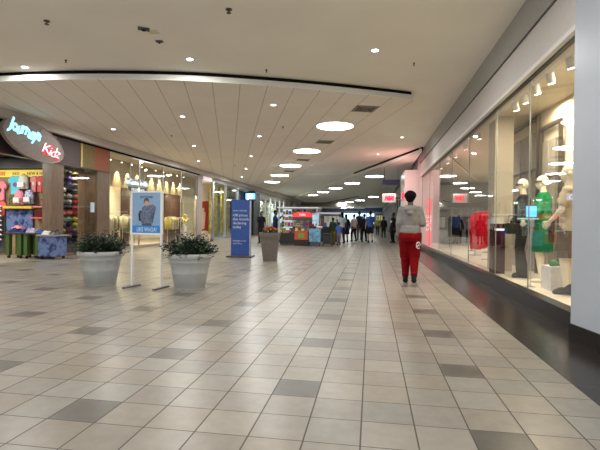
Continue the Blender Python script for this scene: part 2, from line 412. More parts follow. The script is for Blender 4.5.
# window with the caps
struct('wall_left', B(-10.42, -10.3, 13.22, 14.9, 0, 3.2), mat('dark_slatwall', (.025, .022, .02), .6))
struct('wall_left', B(-10.3, -10.27, 14.5, 14.9, .0, 2.94), WL)
struct('wall_left', B(-10.3, -9.8, 13.1, 13.75, .0, .05), WD)
struct('wall_left', B(-10.28, -10.2, 13.24, 13.42, 0, 2.94), WL)
o = struct('window_8', B(-9.83, -9.82, 13.1, 14.9, .08, 2.94), M['glass'])
obj('window_sill', B(-9.9, -9.78, 13.1, 14.9, 0, .08), WD, o)

# oval sign with hand-lettered words
sg = thing('oval_shop_sign', 'big taupe oval sign lettered in icy blue and red scrawl over the kids shop', 'sign', (-9.52, 11.42, 3.38))
bm = bmesh.new(); loft(bm, [(0, 0, 0, 1.0, 1.0), (0, 0, 1, 1.0, 1.0)], 48)
tilt = Matrix.Rotation(math.radians(-11), 4, 'X')
bm.transform(tilt @ Matrix.Rotation(PI/2, 4, 'Y') @ Matrix.Diagonal((.50, 1.17, .12, 1)))
obj('oval_board', bm, mat('taupe_board', (.27, .22, .20), .5), sg, True)
bm = bmesh.new()
ring = [tilt @ Vector((.125, 1.17*math.cos(t), .50*math.sin(t))) for t in [2*PI*k/48 for k in range(49)]]
tube(bm, ring, .012, 6, False)
obj('rim', bm, mat('taupe_rim', (.4, .34, .3), .4), sg, True)
icy = mat('icy_blue_lettering', (.3, .75, .85), emit=(.35, .85, 1), es=1.3, vary=0)
redl = mat('red_lettering', (.7, .02, .04), emit=(1, .03, .06), es=.9, vary=0)
whl = mat('white_lettering', (.9, .85, .9), emit=(1, .85, .9), es=1.1, vary=0)
def scrawl(s, size, dy, dz, mt, name, shear=.25, ang=-8, off=.012, dx=.13, sp=.85, width=1.1):
    bm = text_bm(s, size, .012, shear, 'CENTER', off, sp, width=width)
    r = R.random()
    for v in bm.verts:      # uneven brush-like baseline
        v.co.y += .035*math.sin(v.co.x*13+r*6)+.012*math.sin(v.co.x*31)
    bm.transform(Matrix.Translation((dx, dy, dz)) @ Matrix.Rotation(math.radians(ang), 4, 'X') @ FACE_RIGHT)
    return obj(name, bm, mt, sg)
scrawl('Journeys', .46, -.42, .10, icy, 'journeys_lettering', ang=-9, width=1.2)
scrawl('Kidz', .42, .56, -.32, redl, 'kidz_lettering', ang=-11, off=.012, width=.78)
scrawl('Kidz', .42, .54, -.305, whl, 'kidz_highlight', ang=-11, off=-.008, dx=.15, width=.75)
bm = bmesh.new()
tube(bm, [(.13, -.05+.16*math.cos(t)+.3, .42*math.sin(t)) for t in [PI*.55+k*.13 for k in range(8)]], .006, 5)
obj('crack_line', bm, M['dgrey'], sg)

# merchandise on the side wall of the kids shop (plane y = 13.1, seen face on)
YW = 13.08
hd = thing('header_board', 'yellow header board with dark lettering above the backpacks in the kids shop', 'sign board', (-11.1, YW, 2.66))
obj('board', B(-.95, .9, -.04, 0, -.11, .12), mat('yellow_board', (.75, .6, .08), .5, emit=(.8, .62, .1), es=.35, vary=0), hd)
place_text('lettering', 'NEW & NOW', .13, (.45, -.045, -.04), FACE_CAM, M['dgrey'], hd)
place_text('lettering', 'KIDS', .12, (-.35, -.045, -.04), FACE_CAM, M['dgrey'], hd)
tag(obj('header_board', B(-12.6, -11.85, YW-.06, YW-.02, 2.6, 2.72), mat('orange_board', (.8, .3, .05), .5)), 'orange header strip left of the yellow one in the kids shop', 'sign board')
def tee(cx, cz, w, h, mt, label, name='t_shirt', logo=None):
    bm = bmesh.new()
    s = w/2
    pts = [(-s*.62, -h/2), (s*.62, -h/2), (s*.64, h*.18), (s*.95, h*.08), (s*1.1, h*.30), (s*.5, h*.5), (s*.2, h*.5), (0, h*.44), (-s*.2, h*.5), (-s*.5, h*.5), (-s*1.1, h*.30), (-s*.95, h*.08), (-s*.64, h*.18)]
    lo = [bm.verts.new((x, -.03, z)) for x, z in pts]; hi = [bm.verts.new((x, .03, z)) for x, z in pts]
    bm.faces.new(lo); bm.faces.new(hi[::-1]); n = len(pts)
    for i in range(n): bm.faces.new((lo[i], lo[(i+1) % n], hi[(i+1) % n], hi[i]))
    bmesh.ops.bevel(bm, geom=[e for e in bm.edges], offset=.008, segments=1, affect='EDGES')
    t = thing(name, label, 'shirt', (cx, YW-.08, cz)); obj('body', bm, mt, t)
    if logo:
        b2 = bmesh.new(); ball(b2, (0, -.035, .03*h), (w*.16, .01, h*.12), 10); obj('print', b2, logo, t)
    return t
def backpack(cx, cz, w, h, mt, mt2, label, dy=0):
    t = thing('backpack', label, 'backpack', (cx, YW-.16-dy, cz), group='backpacks on the kids shop wall')
    bm = bmesh.new(); loft(bm, [(0, 0, -h/2, w*.42, .09), (0, 0, -h*.42, w*.5, .11), (0, 0, .1*h, w*.48, .1), (0, 0, .38*h, w*.4, .08), (0, 0, .5*h, w*.18, .04)], 16)
    obj('bag', bm, mt, t, True, False)
    bm = bmesh.new(); box(bm, -w*.33, w*.33, -.15, -.08, -h*.4, -.02*h, bev=.02); obj('front_pocket', bm, mt2, t)
    bm = bmesh.new(); tube(bm, [(-.04, 0, h*.47), (-.03, 0, h*.56), (.03, 0, h*.56), (.04, 0, h*.47)], .01, 6); obj('handle', bm, M['black'], t)
    return t
pinkc = mat('pink_cotton', (.75, .25, .30), .9); cyanc = mat('cyan_cotton', (.12, .55, .68), .9); palec = mat('pale_cotton', (.6, .62, .56), .9)
coral = mat('coral_cotton', (.7, .12, .12), .9); navyc = mat('navy_cotton', (.02, .03, .09), .9); whitec = mat('white_cotton', (.7, .68, .66), .9)
tee(-11.42, 2.28, .50, .60, cyanc, 'cyan child t-shirt with a purple print on the kids shop wall', logo=mat('purple_print', (.2, .05, .3)))
backpack(-11.07, 2.38, .36, .46, palec, whitec, 'pale grey backpack at the top of the kids shop wall')
backpack(-11.22, 1.88, .34, .46, pinkc, whitec, 'pink backpack under the cyan t-shirt')
backpack(-10.85, 1.90, .34, .44, mat('tie_dye', (.35, .38, .62), .9, vary=.9, scale=16), whitec, 'blue and white mottled backpack right of the pink one')
for i, (x, c, l) in enumerate([(-10.76, mat('rose_cotton', (.72, .28, .28), .9), 'rose'), (-10.54, coral, 'coral red'), (-10.33, pinkc, 'soft pink')]):
    tee(x, 2.32, .24, .52, c, l+' t-shirt, '+('left', 'middle', 'right')[i]+' of three in the top right corner of the kids shop wall', logo=whitec)
tee(-11.98, 2.1, .44, .64, pinkc, 'pink t-shirt hung left of the cyan one', logo=mat('maroon_print', (.1, .02, .05)))
tee(-11.98, 1.52, .44, .46, coral, 'coral t-shirt with white print under the pink one', logo=whitec)
tee(-11.55, 1.80, .34, .36, mat('camouflage', (.12, .12, .05), .9, vary=.8, scale=18), 'small camouflage shirt left of the pink backpack')
def cap(loc, mt, label, rz=0, group='caps on the window wall', tilt=0):
    t = thing('baseball_cap', label, 'cap', loc, rz, group)
    bm = bmesh.new(); loft(bm, [(0, 0, 0, .085, .095), (0, 0, .045, .083, .093), (0, 0, .085, .065, .072), (0, 0, .105, .03, .035), (0, 0, .11, .005, .005)], 14)
    bm.transform(Matrix.Rotation(tilt, 4, 'X')); obj('crown', bm, mt, t, True, False)
    bm = bmesh.new()
    v = [(.08*math.cos(a), -.07-.06*math.sin(a)) for a in [PI*k/8 for k in range(9)]]
    poly_prism(bm, v[::-1], 0, .008); bm.transform(Matrix.Rotation(tilt, 4, 'X')); obj('brim', bm, mt, t)
    return t
cap((-10.34, YW-.12, 1.76), M['black'], 'black cap with a white badge on the kids shop wall', 0, None, -.5)
ledge = mat('yellow_ledge', (.6, .42, .06), .6)
tag(obj('wall_shelf', B(-11.75, -10.7, YW-.25, YW-.001, 1.52, 1.60), ledge), 'yellow display ledge under the backpacks', 'shelf')
tag(obj('wall_shelf', B(-10.72, -10.15, YW-.28, YW-.001, 1.20, 1.25), coral), 'red shelf right of the denim banner', 'shelf')
tag(obj('wall_shelf', B(-10.66, -10.15, YW-.25, YW-.001, 1.56, 1.60), pinkc), 'pink shelf under the black cap', 'shelf')
tag(obj('folded_sweater', B(-10.6, -10.25, YW-.22, YW-.05, 1.26, 1.48, bev=.03), mat('dark_red_knit', (.12, .02, .02), .9)), 'dark red folded sweater on the red shelf', 'sweater')
tag(obj('denim_banner', B(-11.78, -10.82, YW-.06, YW-.001, .72, 1.48), denim_mat('patchwork_denim', (.015, .03, .12), (.12, .17, .34), 5)), 'patchwork blue denim panel on the kids shop wall', 'banner')
for i in range(8):
    z = .55+i*.17
    t = thing('sneaker', ('lowest', 'second lowest', 'third lowest', 'fourth', 'fifth', 'third highest', 'second highest', 'highest')[i]+' white sneaker in the column at the left edge of the kids shop', 'shoe', (-11.98, YW-.16, z*0.9), group='white sneakers on the dark wall')
    bm = bmesh.new(); loft(bm, [(0, 0, 0, .13, .045), (0, 0, .03, .13, .045), (-.03, 0, .06, .10, .038), (-.07, 0, .10, .05, .03)], 12)
    obj('upper', bm, whitec, t, True, False); obj('sole', B(-.13, .13, -.045, .045, -.02, .0), M['dgrey'], t)
tag(obj('slat_panel', B(-12.7, -11.84, YW-.05, YW, .1, 1.75), M['dgrey']), 'dark slat panel behind the white sneakers', 'panel')
for i, (x, z, c, n) in enumerate([(-10.35, .95, M['dgrey'], 'charcoal'), (-10.6, .95, navyc, 'navy'), (-10.1, 1.0, whitec, 'white')]):
    pass
# tables
def table(loc, w, d, h, mt, topmt, label, castermt):
    t = thing('display_table', label, 'table', loc)
    obj('tabletop', B(-w/2-.03, w/2+.03, -d/2-.03, d/2+.03, h-.05, h, bev=.006), topmt, t)
    for sx in (-1, 1):
        for sy in (-1, 1):
            lg = obj('leg', B(sx*w/2-.06*(sx > 0)*2, sx*w/2+.06*(sx < 0)*2, sy*d/2-.12*(sy > 0), sy*d/2+.12*(sy < 0), .09, h-.05), mt, t)
            bm = bmesh.new(); tube(bm, [(sx*(w/2-.06)-.02, sy*(d/2-.06), .045), (sx*(w/2-.06)+.02, sy*(d/2-.06), .045)], .045, 12)
            obj('caster', bm, castermt, lg)
    return t
green = mat('green_painted_wood', (.05, .10, .02), .5)
t = table((-10.62, 12.25, 0), .52, .5, .78, green, M['dmetal'], 'green legged table with folded denim under the shop entrance, left one', M['black'])
t2 = table((-10.02, 12.25, 0), .50, .5, .78, green, M['dmetal'], 'green legged table beside the denim clad table', M['black'])
t3 = thing('denim_table', 'low display table clad in patchwork denim on black casters', 'table', (-9.46, 12.2, 0))
obj('case', B(-.26, .26, -.28, .28, .09, .68), denim_mat('patchwork_denim', (.015, .03, .12), (.12, .17, .34), 5), t3)
obj('tabletop', B(-.3, .3, -.32, .32, .68, .73, bev=.008), mat('weathered_top', (.25, .23, .24), .6), t3)
for sx in (-.2, .2):
    for sy in (-.22, .22):
        bm = bmesh.new(); tube(bm, [(sx-.02, sy, .045), (sx+.02, sy, .045)], .045, 12); obj('caster', bm, M['black'], t3)
def folded(loc, w, d, h, mt, label, rz=0):
    bm = bmesh.new(); bmesh.ops.create_grid(bm, x_segments=14, y_segments=14, size=.5)
    for v in bm.verts:
        e = max(abs(v.co.x), abs(v.co.y))*2
        v.co.z = h*(1-e**4)*(.75+.5*noise.noise(Vector((v.co.x*4+loc[0]*9, v.co.y*4, 0)))); v.co.x *= w; v.co.y *= d
    r = bmesh.ops.extrude_face_region(bm, geom=bm.faces[:])
    for v in r['geom']:
        if isinstance(v, bmesh.types.BMVert): v.co.z = -.0
    o = obj('folded_garment', bm, mt, None, True, 60); o.location = loc; o.rotation_euler = (0, 0, rz)
    return tag(o, label, 'clothing', 'garments laid on the shop tables')
folded((-10.7, 12.2, .78), .32, .3, .14, navyc, 'navy folded garment on the left green table')
folded((-10.7, 12.28, .895), .28, .26, .09, pinkc, 'pink garment topping the navy pile on the green table')
folded((-10.42, 12.2, .78), .22, .3, .10, mat('indigo_denim', (.02, .03, .12), .9), 'indigo jeans folded at the right of the left green table')
folded((-10.15, 12.2, .78), .24, .35, .16, mat('lilac_denim', (.38, .34, .45), .9, vary=.5, scale=25), 'lilac washed jeans heaped on the green table', .3)
folded((-9.9, 12.25, .78), .22, .3, .10, mat('blue_denim', (.05, .09, .28), .9), 'blue jeans on the green table beside the lilac heap')
folded((-9.60, 12.2, .73), .24, .35, .12, palec, 'pale folded top on the denim clad table')
folded((-9.35, 12.2, .73), .22, .35, .14, M['black'], 'black folded top on the denim clad table')
# hats in the window
cc = dict(black=(.02, .02, .02), purple=(.12, .08, .35), white=(.65, .63, .6), grey=(.2, .2, .2), red=(.55, .05, .06), lime=(.25, .55, .1), yellow=(.65, .6, .05), navy=(.02, .03, .1), olive=(.12, .11, .04), tan=(.35, .26, .16), pink=(.7, .3, .3))
rows = [('black', 'black', 'olive'), ('black', 'purple', 'tan'), ('black', 'purple', 'grey'), ('white', 'black', 'grey'), ('tan', 'white', 'pink'), ('grey', 'white', 'red'), ('black', 'black', 'red'), ('grey', 'olive', 'black'), ('grey', 'lime', 'yellow'), ('grey', 'navy', 'yellow'), ('tan', 'navy', 'grey'), ('black', 'grey', 'navy'), ('black', 'navy', 'black')]
ords = ['top', 'second', 'third', 'fourth', 'fifth', 'sixth', 'seventh', 'eighth', 'ninth', 'tenth', 'eleventh', 'twelfth', 'bottom']
for r, row in enumerate(rows):
    for c, cn in enumerate(row):
        y = 13.62+c*.31+R.uniform(-.02, .02); z = 2.72-r*.195
        o = cap((-10.19, y, z), mat(cn+'_cap_cloth', cc[cn], .9), '%s cap, %s row from the top of the window wall, %s column' % (cn, ords[r], ('left', 'middle', 'right')[c]), .75, tilt=-.3)
        o.scale = (1.12, 1.12, 1.12)
tag(obj('window_notice', B(-9.812, -9.806, 14.55, 14.78, 1.45, 1.8), mat('pale_blue_paper', (.5, .62, .75), .7)), 'pale blue notice stuck on the cap shop window', 'notice')

# ------------------------------------------------------------------ left shop two: children's clothes
XH = -10.95
struct('ceiling', B(-15, -9.98, 15.7, 24.6, 3.8, 3.9), M['cream'])
struct('wall_left', B(-10.6, -9.99, 15.7, 15.8, 0, 3.8), M['cream'])
struct('wall_left', B(XH-.15, XH, 15.8, 27.0, 2.62, 3.8), mat('taupe_header', (.42, .35, .24), .7))
struct('wall_left', B(XH-.15, XH, 15.8, 18.4, 0, 2.62), M['cream'])
struct('wall_left', B(XH-.15, XH+.03, 18.4, 19.1, 0, 2.62), wood_mat('dark_brown_wood', (.05, .025, .015), (.10, .05, .03)))
struct('wall_left', B(XH-.15, XH+.03, 22.7, 24.9, 0, 2.62), wood_mat('dark_brown_wood', (.05, .025, .015), (.10, .05, .03)))
struct('wall_left', B(XH-.15, XH, 24.9, 27.0, 0, 2.62), mat('pale_olive_wall', (.55, .50, .32), .7))
struct('wall_left', B(-14.9, -14.8, 15.8, 30, 0, 3.8), M['cream'])
struct('wall_left', B(-10.0, -9.78, 24.38, 25.1, 0, 3.84), mat('pilaster_taupe', (.34, .28, .25), .5))
bm = B(-9.86, -9.85, 15.72, 24.38, .12, 3.79)
w9 = struct('window_9', bm, M['glass'])
for y in (15.74, 18.0, 20.2, 22.3, 24.36): obj('mullion', B(-9.88, -9.83, y-.02, y+.02, .12, 3.79), M['metal'], w9)
obj('window_sill', B(-9.95, -9.78, 15.7, 24.4, 0, .12), mat('tan_sill', (.35, .29, .22), .5), w9)
obj('window_head', B(-9.9, -9.80, 15.7, 24.4, 3.74, 3.79), M['metal'], w9)
s2 = thing('hanging_shop_sign', 'white lettered box sign hanging inside the window of the clothes shop', 'sign', (-10.2, 18.5, 2.72))
obj('backing', B(-.03, 0, -.78, .80, -.28, -.08), mat('taupe_sign_backing', (.12, .09, .08), .5), s2)
lit = mat('white_lit_letters', (.9, .95, 1), emit=(.85, .95, 1), es=.9, vary=0)
lit2 = mat('pale_sign_face', (.35, .42, .48), emit=(.5, .65, .75), es=.1, vary=0)
obj('sign_face', B(0, .03, -.98, .82, -.10, .26), lit2, s2)
place_text('lettering', "InGame 'n Me", .33, (.035, -.08, -.0), FACE_RIGHT, lit, s2, depth=.01, offset=.006)
place_text('sub_lettering', 'KIDS FASHION', .17, (.02, .0, -.26), FACE_RIGHT, lit, s2)
bm = bmesh.new()
for y in (-.6, .6): tube(bm, [(0, y, .25), (0, y, 1.06)], .008, 6)
obj('hanging_rod', bm, M['metal'], s2)
for i, y in enumerate((16.4, 17.25, 18.1, 18.95, 19.8, 21.2, 22.05, 22.9, 23.75, 24.6)):
    t = thing('wall_washer', ('first', 'second', 'third', 'fourth', 'fifth', 'sixth', 'seventh', 'eighth', 'ninth', 'tenth')[i]+' small spotlight from the left washing the clothes shop header', 'spotlight', (XH+.22, y, 3.68), group='spotlights over the clothes shop header')
    bm = bmesh.new(); tube(bm, [(0, 0, .12), (0, 0, 0)], .04, 12); obj('can', bm, M['white'], t, True)
    bm = bmesh.new(); tube(bm, [(0, 0, -.004), (0, 0, -.001)], .033, 12); obj('lens', bm, M['warmbulb'], t)
    lamp('SPOT', 'header_spot', (XH+.2, y, 3.64), 300, .03, (1, .80, .46), (0, .16, 0), .8, .3)
for y in (17.5, 20.5, 23.5): lamp('AREA', 'shop_lamp', (-12.6, y, 3.7), 170, .8, (1, .84, .56))
lamp('AREA', 'shop_lamp', (-10.3, 20.5, 2.6), 55, .4, (1, .84, .52)); lamp('AREA', 'shop_lamp', (-10.3, 23.6, 2.6), 55, .4, (1, .84, .52)); lamp('AREA', 'shop_lamp', (-10.3, 17.0, 2.6), 55, .4, (1, .84, .52))
# clothes rails inside
rail_cols = [(.65, .6, .45), (.55, .45, .25), (.7, .65, .55), (.4, .35, .1), (.6, .2, .2), (.3, .4, .3), (.2, .2, .25), (.75, .7, .6)]
def rail(loc, n, label, seed):
    rr = random.Random(seed)
    t = thing('clothes_rail', label, 'clothes rail', loc)
    bm = bmesh.new()
    for y in (-.5, .5): tube(bm, [(0, y, 0), (0, y, 1.4)], .015, 6); tube(bm, [(-.25, y, .02), (.25, y, .02)], .015, 6)
    tube(bm, [(0, -.5, 1.4), (0, .5, 1.4)], .015, 6); obj('rack', bm, M['metal'], t)
    for k in range(n):
        y = -.42+.84*k/(n-1); c = rr.choice(rail_cols)
        bm = bmesh.new(); h = rr.uniform(.5, .75)
        loft(bm, [(0, y, 1.36-h, .2, .02), (0, y, 1.2, .22, .025), (0, y, 1.34, .17, .02), (0, y, 1.37, .03, .012)], 10)
        g = obj('hung_garment', bm, mat('garment_%d' % rail_cols.index(c), c, .9), None, True, False); g.location = loc
        tag(g, '%s small garment on the %s, position %s along it' % (('cream', 'ochre', 'ivory', 'olive', 'red', 'sage', 'charcoal', 'white')[rail_cols.index(c)], label[:label.index(' stand')], ('nearest', 'second', 'third', 'middle', 'fifth', 'sixth', 'farthest')[k]), 'garment', 'garments on rails in the clothes shop')
rail((-10.5, 16.8, 0), 7, 'near chrome clothes rail standing left in the clothes shop window', 1)
rail((-10.5, 18.3, 0), 7, 'middle chrome clothes rail standing behind the poster stand', 2)
rail((-10.5, 22.6, 0), 7, 'far chrome clothes rail standing right in the clothes shop window', 3)
# bulkhead mirror of window: floor plant with pale flowers (right of the poster)
pl = thing('flower_vase', 'pale vase of yellow and white flowers in the clothes shop window', 'vase', (-10.35, 23.9, 0))
bm = bmesh.new(); lathe(bm, [(.12, 0), (.18, .3), (.14, .8), (.08, 1.0)], 16); obj('vase', bm, whitec, pl, True)
bm = bmesh.new()
for k in range(40):
    ball(bm, (R.gauss(0, .14), R.gauss(0, .14), 1.2+R.gauss(0, .13)), .045, 6)
    obj('flower', bm, mat('yellow_flowers', (.7, .6, .25), .8, vary=.5), pl); bm = bmesh.new()

# ------------------------------------------------------------------ left shops further on
struct('wall_left', B(-10.1, -9.8, 25.1, YF, 3.62, 3.84), M['bulk'])
struct('wall_left', B(-14.8, -14.6, 27, 60, 0, 3.8), M['cream'])
struct('ceiling', B(-15, -9.98, 24.6, 60, 3.8, 3.9), M['white'])
struct('wall_left', B(-13, -10.35, 27.95, 28.05, 0, 3.6), mat('white_end_wall', (.75, .72, .68), .6))
lb = thing('lit_box_sign', 'blank pinkish white light box at the head of the third left shop', 'sign', (-9.8, 26.0, 3.62))
obj('face', B(-.3, .02, -.72, .72, -.02, .2), mat('pinkish_lit', (.8, .7, .68), emit=(1, .8, .78), es=.45, vary=0), lb)
pst = thing('red_poster', 'red poster of two white figures on the pale wall of the third left shop', 'poster', (-10.9, 27.93, 1.5))
obj('sheet', B(-.85, .45, -.02, 0, -.95, .95), mat('deep_red_print', (.33, .03, .02), .6), pst)
bm = bmesh.new()
for x in (-.35, .1):
    loft(bm, [(x, -.025, -.85, .08, .006), (x, -.025, -.3, .14, .006), (x, -.025, .2, .16, .006), (x, -.025, .32, .05, .006)], 12); ball(bm, (x, -.025, .42), (.09, .008, .11), 10)
obj('printed_figures', bm, mat('pale_print', (.6, .45, .42), .7), pst)
w10 = struct('window_10', B(-9.84, -9.83, 27.2, 32.1, .1, 3.6), M['glass'])
for y, w in ((26.95, .14), (29.4, .05), (32.15, .12)): obj('mullion', B(-9.9, -9.76, y-w, y+w, 0, 3.62), M['metal'], w10)
obj('window_sill', B(-9.9, -9.76, 27, 32.2, 0, .14), M['metal'], w10)
for i, y in enumerate((28.3, 30.6)):
    tag(obj('yellow_banner', B(-10.3, -10.25, y-.75, y+.75, .35, 3.5), mat('olive_yellow_print', (.34, .27, .02), .7, vary=.7, scale=3)), ('near', 'far')[i]+' tall olive yellow banner in the third shop window', 'banner', 'yellow window banners')
bm = bmesh.new()
struct('wall_left', B(-12, -9.8, 32.3, 32.4, 0, 3.6), M['dgrey'])
struct('wall_left', B(-10.4, -10.3, 32.3, 38.9, 0, 3.6), M['black'])
struct('wall_left', B(-10.4, -9.82, 36.9, 38.9, 0, 3.6), M['black'])
scn = thing('blue_screen_sign', 'small glowing blue and white screen hung at the dark shop front', 'screen', (-9.3, 35.2, 3.2))
obj('screen_housing', B(-.9, .1, 0, .15, -.35, .35), M['black'], scn)
obj('screen_face', B(-.75, .05, -.01, 0, -.24, .24), mat('blue_screen', (.1, .3, .8), emit=(.12, .45, 1), es=2.2, vary=0), scn)
place_text('lettering', 'JD', .5, (-.34, -.02, -.17), FACE_CAM, mat('screen_white', (1, 1, 1), emit=(.8, .95, 1), es=3, vary=0), scn, offset=.01)
obj('bracket', B(-.5, .0, .0, .05, .3, .42), M['black'], scn)
w11 = struct('window_11', B(-9.84, -9.83, 38.9, 50, .1, 3.6), M['glass'])
for k in range(6): obj('mullion', B(-9.9, -9.76, 38.95+k*2.2, 39.05+k*2.2, 0, 3.62), M['metal'], w11)
struct('wall_left', B(-11.8, -11.7, 38.9, 60, 0, 3.6), mat('sage_shop_wall', (.42, .48, .40), .7, vary=.5, scale=.8))
for y in (29.5, 41, 46, 52): lamp('AREA', 'shop_lamp', (-10.9, y, 3.5), 220, .8, (.95, 1, .9))
struct('wall_left', B(-10.1, -9.8, 50, YF, 0, 3.62), mat('far_left_fronts', (.30, .27, .22), .7, vary=.8, scale=.35))
# far lit shop fronts
def lit_front(name, x0, x1, y, z0, z1, col, es, label):
    t = thing(name, label, 'shop front', ((x0+x1)/2, y, 0)); w = (x1-x0)/2
    obj('lit_window', B(-w, w, 0, .06, z0, z1), mat(name+label[:6], col, emit=col, es=es, vary=0), t)
    bm = bmesh.new()
    for k in range(5):
        x = -w+2*w*k/4; box(bm, x-.05, x+.05, -.05, 0, 0, z1)
    box(bm, -w, w, -.06, 0, z1, z1+.2); obj('frame', bm, M['dgrey'], t)
    return t
lit_front('far_shop_window', -5.8, .6, 89.8, .9, 3.0, (.62, .85, 1), 1.3, 'pale blue lit shop front closing the far end of the mall')
lit_front('far_shop_window', .9, 2.6, 89.8, .4, 2.6, (.5, .48, .25), .5, 'dim yellow green shop front at the far right end')
lit_front('far_shop_window', -9.4, -6.1, 89.8, .4, 2.4, (.4, .38, .33), .4, 'dim grey shop front at the far left end')
struct('wall_far', B(-9.7, -1.5, 62, 62.2, 3.3, 3.9), mat('far_soffit', (.2, .19, .17), .8))

# ------------------------------------------------------------------ right side beyond the window box
def vbox(x0, x1, y0, y1, z0, z1, m): return struct('wall_right', B(x0, x1, y0, y1, z0, z1), m)
vbox(2.2, 2.4, 24.6, YF, 0, 3.3, mat('right_far_fronts', (.06, .055, .05), .6, vary=.9, scale=.5))
for k in range(9): struct('trim_%d' % (11+k), B(1.98, 2.2, 25.2+k*1.6, 25.34+k*1.6, 0, 3.3), M['dgrey'] if k % 2 else M['grey'])
hm = thing('lightbox_blade_sign', 'white projecting light box with red slanted letters beside the white pier', 'sign', (.78, 20.9, 2.32))
obj('box', B(-.30, .30, -.06, .06, -.2, .2, bev=.01), mat('white_lightbox', (.8, .8, .78), emit=(.8, .85, .75), es=.2, vary=0), hm)
place_text('lettering', 'H&M', .30, (0, -.07, -.105), FACE_CAM, mat('neon_red', (1, .02, .05), emit=(1, .02, .07), es=1.6, vary=0), hm, shear=.35, offset=.022, width=.44)
bm = bmesh.new(); tube(bm, [(.29, 0, .08), (.95, 0, .08)], .02, 8); tube(bm, [(.29, 0, -.08), (.95, 0, -.08)], .02, 8)
bm.transform(Matrix.Translation((0, 0, 0)))
br = obj('bracket', bm, M['metal'], hm)
struct('wall_right', B(1.53, 1.9, 20.6, 21.6, 0.0, 0.001), M['pinkwhite'])
bs = thing('blue_blade_sign', 'dark navy hanging sign high above the light box', 'sign', (1.0, 24.0, 3.3))
obj('panel', B(-.45, .45, -.04, .04, -.14, .14), mat('navy_panel', (.012, .016, .09), .4), bs)
bm = bmesh.new()
for x in (-.35, .35): tube(bm, [(x, 0, .14), (x, 0, .76)], .012, 6)
obj('hanging_rod', bm, M['dgrey'], bs)
rl = thing('red_wall_lettering', 'small glowing red letters on the side of the white pier', 'sign', (1.52, 22.6, 2.5))
bm = text_bm('H&M', .45, .01, .3, 'CENTER', .02); bm.transform(Matrix.Translation((-.02, 0, -.15)) @ Matrix.Rotation(-PI/2, 4, 'Z') @ FACE_CAM)
obj('lettering', bm, mat('neon_red', (1, 0, 0)), rl)

lamp('AREA', 'neon_glow', (1.0, 20.3, 2.6), 22, .9, (1, .42, .42), (PI*.85, 0, 0))
# display window contents
spots = [(6.35, 0), (7.0, 0), (7.55, 0), (8.1, 0), (8.6, 0), (11.4, 1), (13.0, 1), (14.5, 1), (16.0, 1), (17.5, 1)]
for i, (y, _) in enumerate(spots):
    t = thing('display_spotlight', ('nearest', 'second', 'third', 'fourth', 'fifth', 'sixth', 'seventh', 'eighth', 'ninth', 'farthest')[i]+' white can spotlight along the top of the right display window', 'spotlight', (2.52, y, 3.455), 0, 'can spotlights in the display window')
    bm = bmesh.new(); tube(bm, [(0, 0, 0), (0, 0, -.05)], .05, 14); tube(bm, [(0, 0, -.05), (0, 0, -.07)], .012, 8); obj('mount', bm, M['white'], t, True)
    bm = bmesh.new(); d = Vector((.22, .12, -1)).normalized()
    tube(bm, [Vector((0, 0, -.06)), Vector((0, 0, -.06))+d*.16], .052, 18); obj('can', bm, M['white'], t, True)
    bm = bmesh.new(); tube(bm, [Vector((0, 0, -.06))+d*.161, Vector((0, 0, -.06))+d*.165], .044, 18); obj('lens', bm, M['warmbulb'], t)
    l = lamp('SPOT', 'display_spot', Vector((2.52, y, 3.395))+d*.18, 42, .04, (1, .86, .62)); l.data.spot_size = 1.9
    l.rotation_euler = d.to_track_quat('-Z', 'Y').to_euler()
for y in (13, 17, 21): lamp('AREA', 'store_lamp', (5.4, y, 3.4), 130, 1.0, (1, .93, .82))
lamp('AREA', 'store_lamp', (3.0, 7.0, 3.4), 60, .6, (1, .86, .62)); lamp('AREA', 'store_lamp', (3.0, 8.8, 3.4), 50, .6, (1, .86, .62))
# grey panelled screens on the back of the display
for i, (a, b, z) in enumerate([(8.7, 9.6, 2.9), (9.8, 11.6, 3.2)]):
    t = thing('panel_screen', ('near', 'far')[i]+' grey timber screen with dark frame behind the mannequins', 'screen', (3.36, (a+b)/2, .205), 0, 'timber screens in the display')
    w = (b-a)/2
    bm = bmesh.new()
    n = 5
    for k in range(n):
        y = -w+2*w*k/n; box(bm, -.02-.02*(k % 2), 0.0, y+.01, y+2*w/n-.01, 0.02, z-.3)
    obj('slat_panel', bm, mat('grey_taupe_slats', (.30, .27, .22), .6, vary=.2), t)
    bm = bmesh.new()
    box(bm, -.07, 0, -w-.03, -w, 0, z); box(bm, -.07, 0, w, w+.03, 0, z); box(bm, -.07, 0, -w, w, z-.06, z); box(bm, -.07, 0, -w, w, z*.66, z*.66+.03)
    obj('frame', bm, M['dmetal'], t)
ped = thing('maroon_totem', 'tall dark maroon totem with a small white label behind the glass', 'totem', (2.52, 9.62, .205))
obj('case', B(-.11, .11, -.16, .16, 0, 1.0, bev=.008), mat('maroon_acrylic', (.045, .006, .01), .25), ped)
obj('label_plate', B(-.09, .09, -.163, -.16, .86, .9), lit, ped)
obj('top_cap', B(-.09, .09, -.13, .13, 1.0, 1.12), mat('frosted_top', (.6, .58, .52), .4), ped)
pb = thing('white_plinth', 'low pale grey display plinth between the mannequins', 'plinth', (2.86, 7.42, .205))
obj('block', B(-.2, .2, -.2, .2, 0, .36, bev=.006), mat('pale_grey_plinth', (.62, .6, .58), .5), pb)
